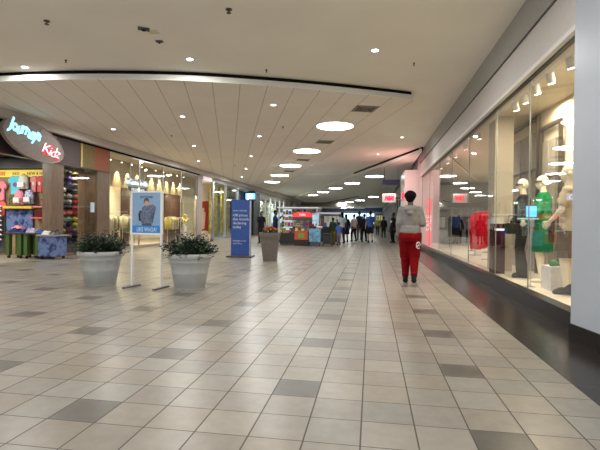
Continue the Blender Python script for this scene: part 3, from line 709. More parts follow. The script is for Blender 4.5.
for i, (x, y, rz) in enumerate([(2.78, 7.36, .3), (2.92, 7.42, .9)]):
    t = thing('green_shoe', ('left', 'right')[i]+' green shoe lying on the low display plinth', 'shoe', (x, y, .567), rz)
    bm = bmesh.new(); loft(bm, [(0, 0, 0, .11, .04), (0, 0, .025, .11, .04), (-.03, 0, .05, .07, .034), (-.05, 0, .09, .04, .028)], 12)
    obj('upper', bm, mat('green_leather', (.01, .16, .05), .4), t, True, False)
refl = thing('screen_reflection', 'small glowing blue panel on a thin stand imitating a reflection, in front of the mannequin in black', 'screen', (2.50, 7.62, .205), .2)  # glowing panel added in place of a blue reflection in the glass
obj('screen_face', B(-.085, .085, -.012, -.01, 1.11, 1.28), mat('reflection_blue', (.1, .4, .8), emit=(.05, .38, 1), es=1.6, vary=0), refl)
obj('housing', B(-.092, .092, -.01, .012, 1.10, 1.29), M['black'], refl)
obj('shelf', B(-.2, .1, -.05, .05, 1.07, 1.09), mat('reflection_pale_blue', (.45, .65, .8), .4), refl)
bm = bmesh.new(); tube(bm, [(0, 0, 0), (0, 0, 1.08)], .008, 8); tube(bm, [(0, 0, 0), (0, 0, .01)], .08, 16); obj('stand', bm, M['metal'], refl)
# red garments hanging deeper in
rg = mat('bright_red_cloth', (.85, .01, .03), .8, spec=.1, vary=.3)
rr_ = thing('garment_rack', 'slim rack carrying bright red clothes behind the glass', 'clothes rack', (3.2, 13.9, .205))
bm = bmesh.new()
for y in (-.85, .85): tube(bm, [(0, y, 0), (0, y, 1.35)], .015, 6); tube(bm, [(-.2, y, .015), (.2, y, .015)], .015, 6)
tube(bm, [(0, -.85, 1.35), (0, .85, 1.35)], .015, 6); obj('rack', bm, M['metal'], rr_)
for k in range(6):
    y = 13.2+.28*k; h = .75+.2*(k % 2)+.03*k
    bm = bmesh.new(); loft(bm, [(3.2, y, 1.5-h, .17, .07), (3.2, y, 1.25, .2, .08), (3.2, y, 1.45, .17, .07), (3.2, y, 1.53, .03, .02)], 14)
    tag(obj('red_garment', bm, rg, None, True, False), 'bright red garment on the slim rack, %s from the near end' % ('first', 'second', 'third', 'fourth', 'fifth', 'sixth')[k], 'garment', 'red garments on the rack')
bn = thing('red_vertical_banner', 'tall narrow red banner with white lettering at the far end of the display', 'banner', (2.52, 20.6, .205))
obj('sheet', B(-.13, .13, -.02, .02, 0.0, 2.1), mat('red_banner_glow', (.8, .02, .04), emit=(1, .03, .08), es=1.1, vary=0), bn)  # banner given emission so it shows brighter through the glass
bm = text_bm('SALE', .34, .004); bm.transform(Matrix.Translation((.1, -.025, 1.0)) @ FACE_CAM @ Matrix.Rotation(PI/2, 4, 'Z')); obj('lettering', bm, lit, bn)
# tables and rails deeper in the shop
for i, (x, y) in enumerate([(4.2, 14.5), (4.6, 17.5), (3.6, 19.2), (5.6, 16), (6.2, 19.5)]):
    rack_label = ('near', 'middle', 'left', 'back', 'farthest')[i]+' dark clothes rack stocked inside the right store'
    t = thing('stocked_rack', rack_label, 'clothes rack', (x, y, .1), .3*i)
    bm = bmesh.new()
    for yy in (-.6, .6): tube(bm, [(0, yy, 0), (0, yy, 1.4)], .015, 6); tube(bm, [(-.22, yy, .015), (.22, yy, .015)], .015, 6)
    tube(bm, [(0, -.6, 1.4), (0, .6, 1.4)], .015, 6); obj('rack', bm, M['dmetal'], t)
    bm = bmesh.new()
    for k in range(10):
        y2 = -.5+k*.11; loft(bm, [(0, y2, .55, .19, .035), (0, y2, 1.25, .21, .04), (0, y2, 1.37, .12, .03)], 10)
    o = obj('hung_clothes', bm, mat('rack_clothes_%d' % i, [(.04, .04, .05), (.25, .22, .18), (.02, .02, .03), (.4, .36, .3), (.06, .05, .08)][i], .9), t, True, False)

# ------------------------------------------------------------------ ceiling fittings
da = Vector((-math.sin(A18), math.cos(A18)))
def disc_light(x, y, z, r, label, group):
    t = thing('round_ceiling_light', label, 'ceiling light', (x, y, z), 0, group)
    bm = bmesh.new(); tube(bm, [(0, 0, 0), (0, 0, -.012)], r+.02, 40); obj('trim_ring', bm, M['white'], t)
    bm = bmesh.new(); tube(bm, [(0, 0, -.012), (0, 0, -.02)], r-.01, 40); obj('diffuser', bm, M['lamp'], t)
o5 = ['nearest', 'second', 'third', 'fourth', 'farthest']
p = Vector((-1.12, 13.6))
for k in range(5):
    q = p + da*4.95*k; disc_light(q.x, q.y, 4.1, .55, o5[k]+' of the five large round lights in the boarded ceiling', 'large round lights in the boarded ceiling')
for y in (26.5, 33, 40, 48): lamp('AREA', 'corridor_fill', (-7.2, y, 4.0), 110, .4, (1, .98, .94))  # added fill without fittings, brightens the far part of the corridor
p = Vector((.16, 28.3))
for k in range(5):
    q = p + da*5.15*k; disc_light(q.x, q.y, 4.06, .55, o5[k]+' of the row of round lights beyond the first dark ceiling edge', 'round lights beyond the first ceiling edge')
p = Vector((.2, 51.0))
for k in range(5):
    q = p + da*5.1*k; disc_light(q.x, q.y, 4.06 if k == 0 else 3.9, .55, o5[k]+' of the small looking round lights deep down the mall', 'round lights deep down the mall')
p = Vector((-2.4, 78))
for k in range(3):
    q = p + da*4.6*k; disc_light(q.x, q.y, 3.9, .55, ('right', 'middle', 'left')[k]+' of the last three round lights at the mall end', 'last round lights at the mall end')
bz = mat('vent_grey', (.30, .26, .22), .5)
def vent(x, y, z, label, w=.29, rz=A18):
    t = thing('ceiling_vent', label, 'air vent', (x, y, z), rz, 'square vents in the boarded ceiling')
    bm = bmesh.new()
    for a, b in (((-w, w), (-w, -w+.05)), ((-w, w), (w-.05, w)), ((-w, -w+.05), (-w, w)), ((w-.05, w), (-w, w))): box(bm, a[0], a[1], b[0], b[1], -.012, 0)
    obj('frame', bm, bz, t); obj('duct_opening', B(-w+.05, w-.05, -w+.05, w-.05, -.002, 0), M['black'], t)
    bm = bmesh.new()
    for s in (.24, .16, .08):
        for a, b in (((-s, s), (-s, -s+.03)), ((-s, s), (s-.03, s)), ((-s, -s+.03), (-s, s)), ((s-.03, s), (-s, s))): box(bm, a[0], a[1], b[0], b[1], -.01-.02*(1-s), -.002)
    obj('louvre', bm, bz, t)
p = Vector((-.194, 11.62))
for k in range(4):
    q = p + da*4.87*k; vent(q.x, q.y, 4.1, o5[k]+' square air vent between the large round lights')
def downlight(x, y, z, label, e=52, group='small recessed downlights', r=.062):
    t = thing('downlight', label, 'downlight', (x, y, z), 0, group)
    bm = bmesh.new(); tube(bm, [(0, 0, .0), (0, 0, -.008)], r+.02, 20); obj('trim_ring', bm, M['white'], t)
    bm = bmesh.new(); tube(bm, [(0, 0, -.008), (0, 0, -.012)], r, 20); obj('lens', bm, M['bulb'], t)
    if e: lamp('AREA', 'downlight_lamp', (x, y, z-.03), e, .14, (1, .98, .95))
for (x, l) in ((-7.03, 'left'), (-3.48, 'middle'), (.03, 'right')):
    downlight(x, 8.22, 4.3, l+' of the three downlights in the plain ceiling before the curved edge')
for j, yy in enumerate((4.7, 1.2, -2.3)):
    for i, x in enumerate((-7.03, -3.48, .03)):
        t = downlight(x, yy, 4.3, 'downlight in the plain ceiling, row %s behind the front three, %s' % (('one', 'two', 'three')[j], ('left', 'middle', 'right')[i]))
dl = [(-5.24, 11.9, 'nearest on the left half'), (-2.44, 10.97, 'nearest, close to the curved edge'), (-8.2, 13.32, 'far left, above the fascia'), (-3.8, 14.94, 'in the second row, middle'), (-6.84, 16.64, 'in the second row, left'), (-5.33, 19.49, 'in the third row, middle'), (-8.35, 20.9, 'in the third row, left'), (-6.89, 24.15, 'in the fourth row, right'), (-8.46, 28.7, 'farthest back')]
for x, y, l in dl: downlight(x, y, 4.1, 'small downlight in the boarded ceiling, '+l, 45)
downlight(1.06, 16.7, 4.3, 'small downlight near the right bulkhead', 25, r=.05)
downlight(.26, 20.7, 4.3, 'small downlight in the pinkish ceiling near the dark edge', 25, r=.05)
def sprinkler(x, y, z, label, s=1):
    t = thing('ceiling_sprinkler', label, 'sprinkler', (x, y, z), R.random()*3, 'dark fittings in the ceiling')
    bm = bmesh.new(); lathe(bm, [(.03*s, 0), (.03*s, -.01), (.012, -.015), (.012, -.05)], 14); obj('body', bm, M['dmetal'], t)
    bm = bmesh.new(); tube(bm, [(0, 0, -.05), (0, 0, -.056)], .022*s, 10); obj('deflector', bm, M['dmetal'], t)
for x, y, l, s in [(-5.06, 6.36, 'above the oval sign', 1.6), (-2.1, 6.37, 'at the top of the picture left of centre', 1.6), (-5.92, 7.97, 'small one left before the curved edge', .8), (-2.16, 9.0, 'small one close to the curved edge', .8), (.78, 8.98, 'small one right before the curved edge', .7)]:
    sprinkler(x, y, 4.3, 'dark ceiling sprinkler, '+l, s)
for x, y, l, s in [(-2.7, 13.5, 'right of the first large round light', .9), (-6.77, 14.5, 'left half', .9), (-7.0, 22.5, 'far left', 1)]: sprinkler(x, y, 4.1, 'small sprinkler in the boarded ceiling, '+l, s)
def sensor(x, y, l, w, rz):
    t = thing('ceiling_sensor', l, 'sensor', (x, y, 4.3), rz)
    obj('plate', B(-w, w, -w*.6, w*.6, -.02, 0), M['dgrey'], t)
    bm = bmesh.new(); ball(bm, (0, 0, -.02), (w*.5, w*.4, .03), 10); obj('dome', bm, M['black'], t)
sensor(-3.68, 6.82, 'dark square plate fitting in the plain ceiling, nearer of a pair', .09, .5)
sensor(-3.66, 7.33, 'small dark fitting in the plain ceiling behind the square plate', .06, .2)
tag(obj('ceiling_patch', B(-3.66, -3.5, 6.9, 7.02, 4.285, 4.3), M['cream']), 'pale repair patch beside the dark square ceiling plate', 'patch')

# ------------------------------------------------------------------ planters
def planter(cx, cy, label, seed, r=.41, h=.62):
    rr = random.Random(seed)
    t = thing('potted_shrub', label, 'plant pot', (cx, cy, 0))
    s = r/.41
    bm = bmesh.new()
    prof = [(.235, 0), (.255, .0), (.262, .012), (.268, .05), (.271, .052), (.310, .27), (.313, .274), (.314, .280), (.344, .45), (.358, .462), (.364, .478), (.373, .53), (.390, .542), (.402, .56), (.404, .60), (.395, .62), (.37, .62), (.355, .58)]
    lathe(bm, [(a*s, b) for a, b in prof], 48); obj('pot', bm, M['pot'], t, True, 50)
    bm = bmesh.new(); tube(bm, [(0, 0, .56), (0, 0, .585)], .36*s, 24); obj('soil', bm, M['soil'], t)
    bm = bmesh.new(); st = bmesh.new()
    for k in range(150):
        a = rr.random()*2*PI; rad = rr.random()**.6*.36*s; lean = rr.uniform(.4, 1.35)
        hgt = rr.uniform(.16, .44)*(1.15-.5*rad/.36)
        x0, y0 = rad*.7*math.cos(a), rad*.7*math.sin(a)
        pts = [Vector((x0+math.cos(a)*lean*.17*u*u*1.3, y0+math.sin(a)*lean*.17*u*u*1.3, .57+hgt*u-.10*u*u*lean*(rad/.3))) for u in (0, .33, .66, 1)]
        tube(st, pts, .004, 4)
        for j in range(26):
            u = rr.uniform(.25, 1.05); i = min(2, int(u*3)); f = u*3-i
            c = pts[i].lerp(pts[i+1], f)+Vector((rr.gauss(0, .025), rr.gauss(0, .025), rr.gauss(0, .02)))
            d = Vector((rr.gauss(0, 1), rr.gauss(0, 1), rr.uniform(-.3, .9))).normalized(); w = d.cross(Vector((rr.random(), rr.random(), 1))).normalized()
            Lf = rr.uniform(.045, .08); up = d.cross(w)*.008
            v = [bm.verts.new(c), bm.verts.new(c+d*Lf*.5+w*Lf*.26+up), bm.verts.new(c+d*Lf), bm.verts.new(c+d*Lf*.5-w*Lf*.26+up)]
            bm.faces.new((v[0], v[1], v[2])); bm.faces.new((v[0], v[2], v[3]))
    me = bpy.data.meshes.new('foliage'); bm.to_mesh(me); bm.free(); me.materials.append(M['leaf'])
    o = bpy.data.objects.new('foliage', me); C.objects.link(o); o.parent = t
    obj('stems', st, mat('stem_green', (.04, .05, .02), .7), t)
planter(-4.92, 7.62, 'round pale grey pot of dark leafy shrub left of the poster stand', 3)
planter(-3.17, 7.58, 'round pale grey pot of dark leafy shrub right of the poster stand', 5)
# square tapered planter
t = thing('square_planter', 'taupe square tapered planter with reddish flowers beside the blue totem', 'plant pot', (-3.05, 13.45, 0), .1)
bm = bmesh.new()
def sq(z, w): return [bm.verts.new((x*w, y*w, z)) for x, y in ((-1, -1), (1, -1), (1, 1), (-1, 1))]
rs = [sq(0, .19), sq(.68, .262), sq(.68, .275), sq(.74, .28), sq(.74, .295), sq(.86, .305), sq(.86, .27), sq(.80, .26)]
bm.faces.new(rs[0][::-1]); bm.faces.new(rs[-1])
for a, b in zip(rs, rs[1:]):
    for i in range(4): bm.faces.new((a[i], a[(i+1) % 4], b[(i+1) % 4], b[i]))
obj('pot', bm, mat('taupe_planter', (.13, .11, .095), .5), t)
for nm, cl, n in (('foliage', (.04, .05, .02), 120), ('flowers', (.35, .06, .06), 60), ('yellow_flowers', (.4, .25, .03), 25)):
    bm = bmesh.new()
    for k in range(n):
        a, rd = R.random()*6.28, R.random()**.5*.24
        ball(bm, (rd*math.cos(a), rd*math.sin(a), .86+R.random()*.16*(1.2-rd/.3)+(.03 if nm != 'foliage' else 0)), R.uniform(.015, .03), 6)
        if nm != 'foliage': obj('flower', bm, mat('planter_'+nm, cl, .8), t); bm = bmesh.new()
    if nm == 'foliage': obj(nm, bm, mat('planter_'+nm, cl, .8), t)

# ------------------------------------------------------------------ poster stand
ps = thing('poster_stand', 'white framed poster stand between the two round pots showing a figure in a denim jacket', 'poster stand', (-3.915, 7.42, 0), -.12)
X0, X1 = -.297, .297
Z0, Z1 = .94, 1.71
wt = mat('white_powder_coat', (.75, .76, .78), .35, vary=.02)
for s, x in ((-1, X0-.0), (1, X1+.0)):
    bm = bmesh.new(); box(bm, x-.014, x+.014, -.014, .014, .03, Z0+.02); pp = obj('post', bm, wt, ps)
    bm = bmesh.new(); box(bm, x-.02, x+.02, -.24, .24, 0, .03, bev=.006); obj('foot', bm, mat('grey_foot', (.18, .17, .17), .5), ps)
bm = bmesh.new()
for a in ((X0-.025, X0+.012, Z0, Z1), (X1-.012, X1+.025, Z0, Z1), (X0, X1, Z0, Z0+.03), (X0, X1, Z1-.03, Z1)): box(bm, a[0], a[1], -.02, .02, a[2], a[3])
obj('frame', bm, wt, ps)
def flat(name, pts, y, mt, parent, th=.001):
    bm = bmesh.new(); lo = [bm.verts.new((x, y, z)) for x, z in pts]; hi = [bm.verts.new((x, y+th, z)) for x, z in pts]
    bm.faces.new(lo); bm.faces.new(hi[::-1]); n = len(pts)
    for i in range(n): bm.faces.new((lo[i], lo[(i+1) % n], hi[(i+1) % n], hi[i]))
    bmesh.ops.triangulate(bm, faces=bm.faces[:]); return obj(name, bm, mt, parent)
poster = obj('poster_sheet', B(X0+.01, X1-.01, -.012, .012, Z0+.02, Z1-.02), mat('sky_blue_print', (.22, .36, .56), .5, vary=.03), ps)
obj('blue_band', B(X0+.01, X1-.01, -.0135, -.012, Z0+.025, Z0+.16), mat('bright_blue_print', (.02, .22, .60), .5), poster)
place_text('lettering', "LIKE WHOA!", .11, (0.01, -.015, Z0+.055), FACE_CAM, mat('poster_white', (.7, .75, .8), .6), poster, depth=.0006, offset=0, width=.40)
place_text('lettering', "BUY 'N SHARE", .052, (0, -.0135, Z1-.125), FACE_CAM, M['dgrey'], poster, depth=.0006, offset=.0015, width=.25)
zb = Z0+.16
dj = mat('grey_blue_denim_print', (.14, .17, .25), .8, vary=.45, scale=40)
flat('printed_legs', [(-.09, zb), (.11, zb), (.10, zb+.06), (-.08, zb+.06)], -.0132, M['dgrey'], poster)
flat('printed_bag', [(-.15, zb+.08), (-.10, zb+.08), (-.08, zb+.25), (-.13, zb+.27), (-.165, zb+.2)], -.0131, M['black'], poster)
flat('printed_jacket', [(-.10, zb+.04), (.13, zb+.04), (.10, zb+.17), (.12, zb+.27), (.19, zb+.30), (.19, zb+.34), (.10, zb+.38), (.06, zb+.36), (-.01, zb+.36), (-.08, zb+.33), (-.125, zb+.2)], -.0140, dj, poster)
flat('printed_face', [(-.03, zb+.35), (.03, zb+.35), (.045, zb+.40), (.03, zb+.46), (-.03, zb+.46), (-.045, zb+.40)], -.0144, M['skin_l'], poster)
flat('printed_hair', [(-.05, zb+.38), (-.03, zb+.43), (.03, zb+.44), (.05, zb+.40), (.05, zb+.46), (.01, zb+.49), (-.04, zb+.475), (-.055, zb+.43)], -.0148, M['dgrey'], poster)
flat('printed_hand', [(.055, zb+.37), (.10, zb+.355), (.11, zb+.40), (.07, zb+.42)], -.0146, M['skin_l'], poster)

# blue totem
bt = thing('blue_totem_sign', 'tall blue totem sign with white lines of text on a dark base plate', 'sign', (-4.29, 14.5, 0), .04)
obj('body', B(-.31, .31, -.09, .09, .05, 1.9, bev=.006), mat('royal_blue', (.018, .065, .28), .4), bt)
obj('side_edge', B(.312, .33, -.09, .09, .05, 1.88), mat('grey_edge', (.4, .42, .48), .4), bt)
obj('base_plate', B(-.42, .42, -.3, .3, 0, .05, bev=.01), mat('base_grey', (.06, .055, .05), .4), bt)
tw = mat('printed_white', (.75, .8, .85), .6, vary=0)
for s, z, sz in (('simon mall gifts', 1.52, .078), ('Off prices', 1.35, .125), ('this month', 1.22, .125), ('declaring', 1.09, .125), ('today', .96, .125), ('Available at the', .52, .075), ('mall office', .43, .075)):
    place_text('lettering', s, sz, (-.25, -.0925, z), FACE_CAM, tw, bt, depth=.001, align='LEFT', offset=-.001)

# ------------------------------------------------------------------ kiosk carts
def kiosk(loc, w, d, h, label, seed, signcol, group):
    rr = random.Random(seed)
    t = thing('kiosk_cart', label, 'kiosk', loc)
    obj('base_counter', B(-w/2, w/2, -d/2, d/2, .12, .62, bev=.01), mat('kiosk_black', (.015, .015, .016), .4), t)
    obj('plinth', B(-w/2+.06, w/2-.06, -d/2+.06, d/2-.06, 0, .12), M['dgrey'], t)
    bm = bmesh.new()
    for x in (-w/2+.03, w/2-.03):
        for y in (-d/2+.03, d/2-.03): box(bm, x-.02, x+.02, y-.02, y+.02, .6, h)
    obj('posts', bm, M['metal'], t)
    obj('canopy', B(-w/2-.05, w/2+.05, -d/2-.05, d/2+.05, h-.055, h), mat('kiosk_canopy_white', (.7, .75, .8), emit=(.7, .8, .9), es=.15, vary=0), t)
    for z in (.95, 1.28, 1.58): obj('shelf', B(-w/2+.08, w/2-.08, -d/4, d/2-.08, z-.015, z), M['dgrey'], t)
    return t
ki = kiosk((-3.65, 22.95, 0), 2.0, 1.3, 1.93, 'kiosk cart with a white canopy packed with bright toys', 1, 'red', None)
gcol = dict(red=(.6, .03, .03), orange=(.7, .2, .02), yellow=(.7, .55, .05), blue=(.05, .12, .5), pink=(.65, .2, .35), white=(.7, .7, .7), teal=(.05, .35, .4), purple=(.2, .06, .35), green=(.05, .3, .08), brown=(.15, .08, .04), black=(.015, .015, .015))
names = list(gcol)
on = ['first', 'second', 'third', 'fourth', 'fifth', 'sixth', 'seventh', 'eighth', 'ninth', 'tenth', 'eleventh', 'twelfth']
for row, (z, yy, n) in enumerate([(.62, 22.45, 12), (.95, 22.8, 12), (1.28, 22.95, 12), (1.58, 23.05, 12)]):
    for k in range(n):
        cn = R.choice(names); x = -4.5+1.72*k/(n-1); hh = R.uniform(.14, .26)
        t = thing('boxed_toy', '%s packaged toy, %s from the left on the %s level of the toy kiosk' % (cn, on[k], ('counter', 'lower shelf', 'middle shelf', 'top shelf')[row]), 'toy', (x, yy, z), R.uniform(-.2, .2), 'boxed toys on the kiosk')
        obj('carton', B(-.065, .065, -.05, .05, 0, hh, bev=.008), mat('toy_'+cn, gcol[cn], .5), t)
        c2 = R.choice(names); bm = bmesh.new(); ball(bm, (0, -.052, hh*.5), (.04, .012, hh*.28), 8); obj('window_print', bm, mat('toy_'+c2, gcol[c2], .5), t)
ks = thing('kiosk_header', 'bright red arched header sign on the toy kiosk', 'sign', (-3.42, 22.3, 1.5))
pts = [(.5*math.cos(a), .14*math.sin(a)+.05) for a in [PI*k/12 for k in range(13)]]
flat('arch_board', [(.5, -.07)]+pts+[(-.5, -.07)], 0, mat('kiosk_red', (.8, .04, .04), emit=(1, .05, .05), es=.7, vary=0), ks, .03)
place_text('lettering', 'TOYS', .13, (0, -.01, -.0), FACE_CAM, lit, ks)
obj('strut', B(-.48, .48, .03, .06, -.22, -.05), M['dgrey'], ks)
ob = thing('orange_bin', 'orange and green fronted toy bin before the kiosk counter', 'bin', (-3.4, 22.05, 0))
obj('case', B(-.34, .34, -.15, .15, .3, .74, bev=.01), mat('orange_plastic', (.45, .08, .015), .5), ob); obj('front_print', B(-.15, .15, -.156, -.15, .4, .62), mat('green_print', (.15, .3, .05)), ob)
obj('legs_box', B(-.36, .36, -.12, .12, 0, .3), M['black'], ob)
bb = thing('blue_bin', 'light blue printed bin at the right end of the toy kiosk', 'bin', (-2.72, 21.95, 0))
obj('case', B(-.28, .28, -.2, .2, .22, .86, bev=.01), mat('light_blue_print', (.13, .32, .5), .5, vary=.5, scale=8), bb); obj('base', B(-.24, .24, -.16, .16, 0, .22), M['dgrey'], bb)
bm = bmesh.new(); ball(bm, (-2.5, 21.95, .93), (.17, .15, .07), 14); tag(obj('white_cushion', bm, mat('pale_pink_plush', (.7, .55, .5), .9), None, True, False), 'pale round plush cushion on top of the blue bin', 'cushion')
obj('blue_panel', B(.68, 1.0, -.2, -.15, 1.0, 1.62), mat('pale_blue_lit', (.4, .6, .75), emit=(.4, .65, .85), es=.6, vary=0), ki)
obj('white_panel', B(-.95, -.5, .5, .56, .7, 1.84), mat('white_lit_panel', (.7, .8, .9), emit=(.7, .85, 1), es=.7, vary=0), ki)
# second cart further on
t = thing('kiosk_cart', 'darker kiosk cart with a thin white canopy behind the toy kiosk', 'kiosk', (-2.75, 27.2, 0))
obj('base_counter', B(-.9, .9, -.6, .6, .1, .9, bev=.01), MC['kiosk_black'], t); obj('plinth', B(-.84, .84, -.54, .54, 0, .1), M['dgrey'], t)
bm = bmesh.new()
for x in (-.87, .87):
    for y in (-.55, .55): box(bm, x-.03, x+.03, y-.03, y+.03, .9, 1.72)
obj('posts', bm, M['dgrey'], t)
obj('canopy', B(-.98, .98, -.65, .65, 1.68, 1.76), MC['kiosk_canopy_white'], t)
for k in range(9):
    c = R.choice(['black', 'brown', 'blue', 'white']); tag(obj('boxed_item', B(-3.55+k*.19, -3.41+k*.19, 26.7, 26.9, .9, 1.1+R.random()*.3, bev=.01), mat('toy_'+c, gcol[c])), '%s boxed item, %s from the left on the darker kiosk' % (c, on[k]), 'box', 'items on the darker kiosk')
chr_ = thing('low_stand', 'black open frame stand on the floor right of the blue bin', 'stand', (-2.15, 22.3, 0))
bm = bmesh.new()
for x in (-.2, .2):
    for y in (-.15, .15): box(bm, x-.015, x+.015, y-.015, y+.015, 0, .6)
obj('frame', bm, M['dmetal'], chr_); obj('top_panel', B(-.23, .23, -.18, .18, .6, .64), M['dmetal'], chr_); obj('lower_panel', B(-.2, .2, -.15, .15, .1, .13), M['dmetal'], chr_)
obj('crate', B(-.17, .17, -.12, .12, .13, .5), M['black'], chr_)

# ------------------------------------------------------------------ people and mannequins
def head(bm, c, s, yaw=0, bald=True):
    """c is the head centre; face looks along +Y turned by yaw"""
    rz = Matrix.Translation(Vector(c)) @ Matrix.Rotation(yaw, 4, 'Z')
    def e(p, r): ball(bm, rz @ (Vector(p)*s), tuple(x*s for x in r), 16, Matrix.Rotation(yaw, 4, 'Z'))
    e((0, -.008, .018), (.074, .093, .098))     # skull
    e((0, .022, -.035), (.058, .065, .075))     # face and cheeks
    e((0, .052, -.088), (.028, .026, .024))     # chin
    e((0, .092, -.022), (.012, .018, .026)); e((0, .100, -.034), (.015, .014, .011))   # nose
    e((0, .086, -.060), (.022, .010, .007)); e((0, .086, -.070), (.019, .010, .007))   # lips
    e((0, .076, .018), (.05, .018, .010))       # brow
    for sx in (-1, 1): e((sx*.075, -.005, -.012), (.012, .022, .032))
def hand(bm, w, d, s, side, curl=.5, palm_n=None):
    """palm plus four unequal bent fingers and a thumb; d = direction of forearm"""
    w, d = Vector(w), Vector(d).normalized()
    n = Vector(palm_n) if palm_n else Vector((-side, 0, 0)); n = (n-d*n.dot(d)).normalized(); sd = d.cross(n).normalized()
    if sd.y < 0: sd = -sd                 # thumb side forward
    for k in range(4):
        o = (k-1.5)*.019*s
        a = w+d*.02*s+sd*o*.8; b = w+d*.088*s+sd*o; capsule(bm, a, b, .015*s, .0125*s, 8)
        ln = (.062, .074, .078, .068)[k]*s
        m1 = b+(d*math.cos(curl)+n*math.sin(curl))*ln*.55; m2 = m1+(d*math.cos(curl*2.2)+n*math.sin(curl*2.2))*ln*.45
        capsule(bm, b, m1, .0095*s, .0088*s, 8); capsule(bm, m1, m2, .0088*s, .0075*s, 8)
    t0 = w+d*.025*s+sd*.03*s; t1 = t0+(d*.7+sd*.6+n*.3).normalized()*.042*s; t2 = t1+(d+n*.5).normalized()*.032*s
    capsule(bm, t0, t1, .012*s, .011*s, 8); capsule(bm, t1, t2, .011*s, .009*s, 8)
def person(name, label, cat, loc, rotz, H=1.75, skin='skin_b', top=None, bottom=None, shoes=(.015, .015, .015), hair='short', stride=.0, arms=None,
           female=False, headyaw=0, voxel=.012, hood=False, feet=.10, group=None, haircol=(.008, .007, .007), rack=None):
    s = H/1.75; F_ = .93 if female else 1.0
    t = thing(name, label, cat, loc, rotz, group)
    Z = lambda x, y, z: Vector((x*s, y*s, z*s))
    sk = M[skin]
    # joints
    hip = {-1: Z(-.085, 0, .92), 1: Z(.085, 0, .92)}
    st = stride
    ank = {-1: Z(-feet, st, .085+(.0)), 1: Z(feet, -st, .085+abs(st)*.25)}
    knee = {}
    for sd in (-1, 1):
        mid = (hip[sd]+ank[sd])/2; mid.y += (.05+abs(st)*.25)*s; mid.z += .02*s; knee[sd] = mid
    sh = {-1: Z(-.158*F_, 0, 1.395), 1: Z(.158*F_, 0, 1.395)}
    arms = arms or {}
    elb, wri, hd = {}, {}, {}
    for sd in (-1, 1):
        a = arms.get(sd, ((.225*sd, -.03, 1.13), (.26*sd, .05, .88)))
        elb[sd] = Z(*a[0]); wri[sd] = Z(*a[1]); hd[sd] = (wri[sd]-elb[sd]).normalized()
    # body: one continuous surface
    bm = bmesh.new()
    loft(bm, [(0, -.005*s, .84*s, .10*s, .08*s), (0, -.01*s, .90*s, .155*s, .11*s), (0, 0, 1.0*s, .145*s*F_, .10*s), (0, .005*s, 1.10*s, .125*s*F_, .09*s), (0, .005*s, 1.25*s, .15*s*F_, .11*s), (0, 0, 1.36*s, .165*s*F_, .105*s), (0, -.01*s, 1.43*s, .12*s*F_, .075*s), (0, -.01*s, 1.47*s, .06*s, .055*s)], 24)
    if female:
        for sx in (-1, 1): ball(bm, Z(sx*.075, .075, 1.27), (.06*s, .05*s, .06*s), 12)
    capsule(bm, Z(0, -.015, 1.42), Z(0, .01, 1.56), .057*s*F_, .052*s*F_)
    for sd in (-1, 1):
        capsule(bm, hip[sd], knee[sd], .088*s, .058*s); capsule(bm, knee[sd], ank[sd], .056*s, .036*s)
        capsule(bm, knee[sd]*.75+ank[sd]*.25+Z(0, -.015, 0), knee[sd]*.4+ank[sd]*.6, .055*s, .04*s)
        f = ank[sd]; capsule(bm, f+Z(0, -.03, -.045), f+Z(0, .13, -.055), .035*s, .028*s)
        capsule(bm, sh[sd], elb[sd], .05*s*F_, .04*s*F_); capsule(bm, elb[sd], wri[sd], .039*s*F_, .026*s*F_)
        ball(bm, sh[sd], .058*s*F_, 12)
        hand(bm, wri[sd], hd[sd], s, sd)
    head(bm, Z(0, .015, 1.64), s, headyaw)
    remesh('body', bm, voxel*.8 if voxel < .012 else voxel, sk, t, 2)
    def cloth(nm, bm, col, vox=voxel, it=3, m=None):
        return remesh(nm, bm, vox, m or mat('cloth_%s_%s' % (nm, ''.join('%02x' % int(c*255) for c in col)), col, .9, vary=.15, scale=9), t, it)
    if top:
        kind, col = top[:2]; puff = (.024 if hood else .016) if kind in ('hoodie', 'jacket', 'sweater') else .012
        puff *= s; hem = {'hoodie': .89, 'jacket': .86, 'sweater': .88, 'tee': .86, 'dress': .50, 'shirt': .84, 'coat': .6}[kind]*s
        bm = bmesh.new()
        rg_ = [(0, -.01*s, hem, .168*s+puff, .118*s+puff)] if hem > .8*s else [(0, 0, hem, .25*s, .2*s), (0, 0, .84*s, .19*s+puff, .14*s+puff)]
        rg_ += [(0, -.005*s, 1.0*s, .158*s*F_+puff*1.3, .11*s+puff*1.3), (0, .005*s, 1.12*s, .148*s*F_+puff*1.4, .105*s+puff*1.3), (0, .005*s, 1.25*s, .163*s*F_+puff*1.2, .118*s+puff), (0, 0, 1.36*s, .178*s*F_+puff, .112*s+puff), (0, -.01*s, 1.43*s, .132*s*F_+puff, .078*s+puff), (0, -.01*s, 1.475*s, .068*s+puff*.5, .06*s+puff*.5)]
        loft(bm, rg_, 28)
        if kind in ('hoodie', 'sweater'):      # gathered blouse above the hem
            loft(bm, [(0, -.01*s, hem+.05*s, .15*s+puff, .105*s+puff), (0, -.008*s, hem+.09*s, .178*s+puff, .128*s+puff), (0, -.006*s, hem+.2*s, .168*s+puff, .118*s+puff)], 28)
        if female:
            for sx in (-1, 1): ball(bm, Z(sx*.075, .08, 1.27), (.068*s, .055*s, .065*s), 12)
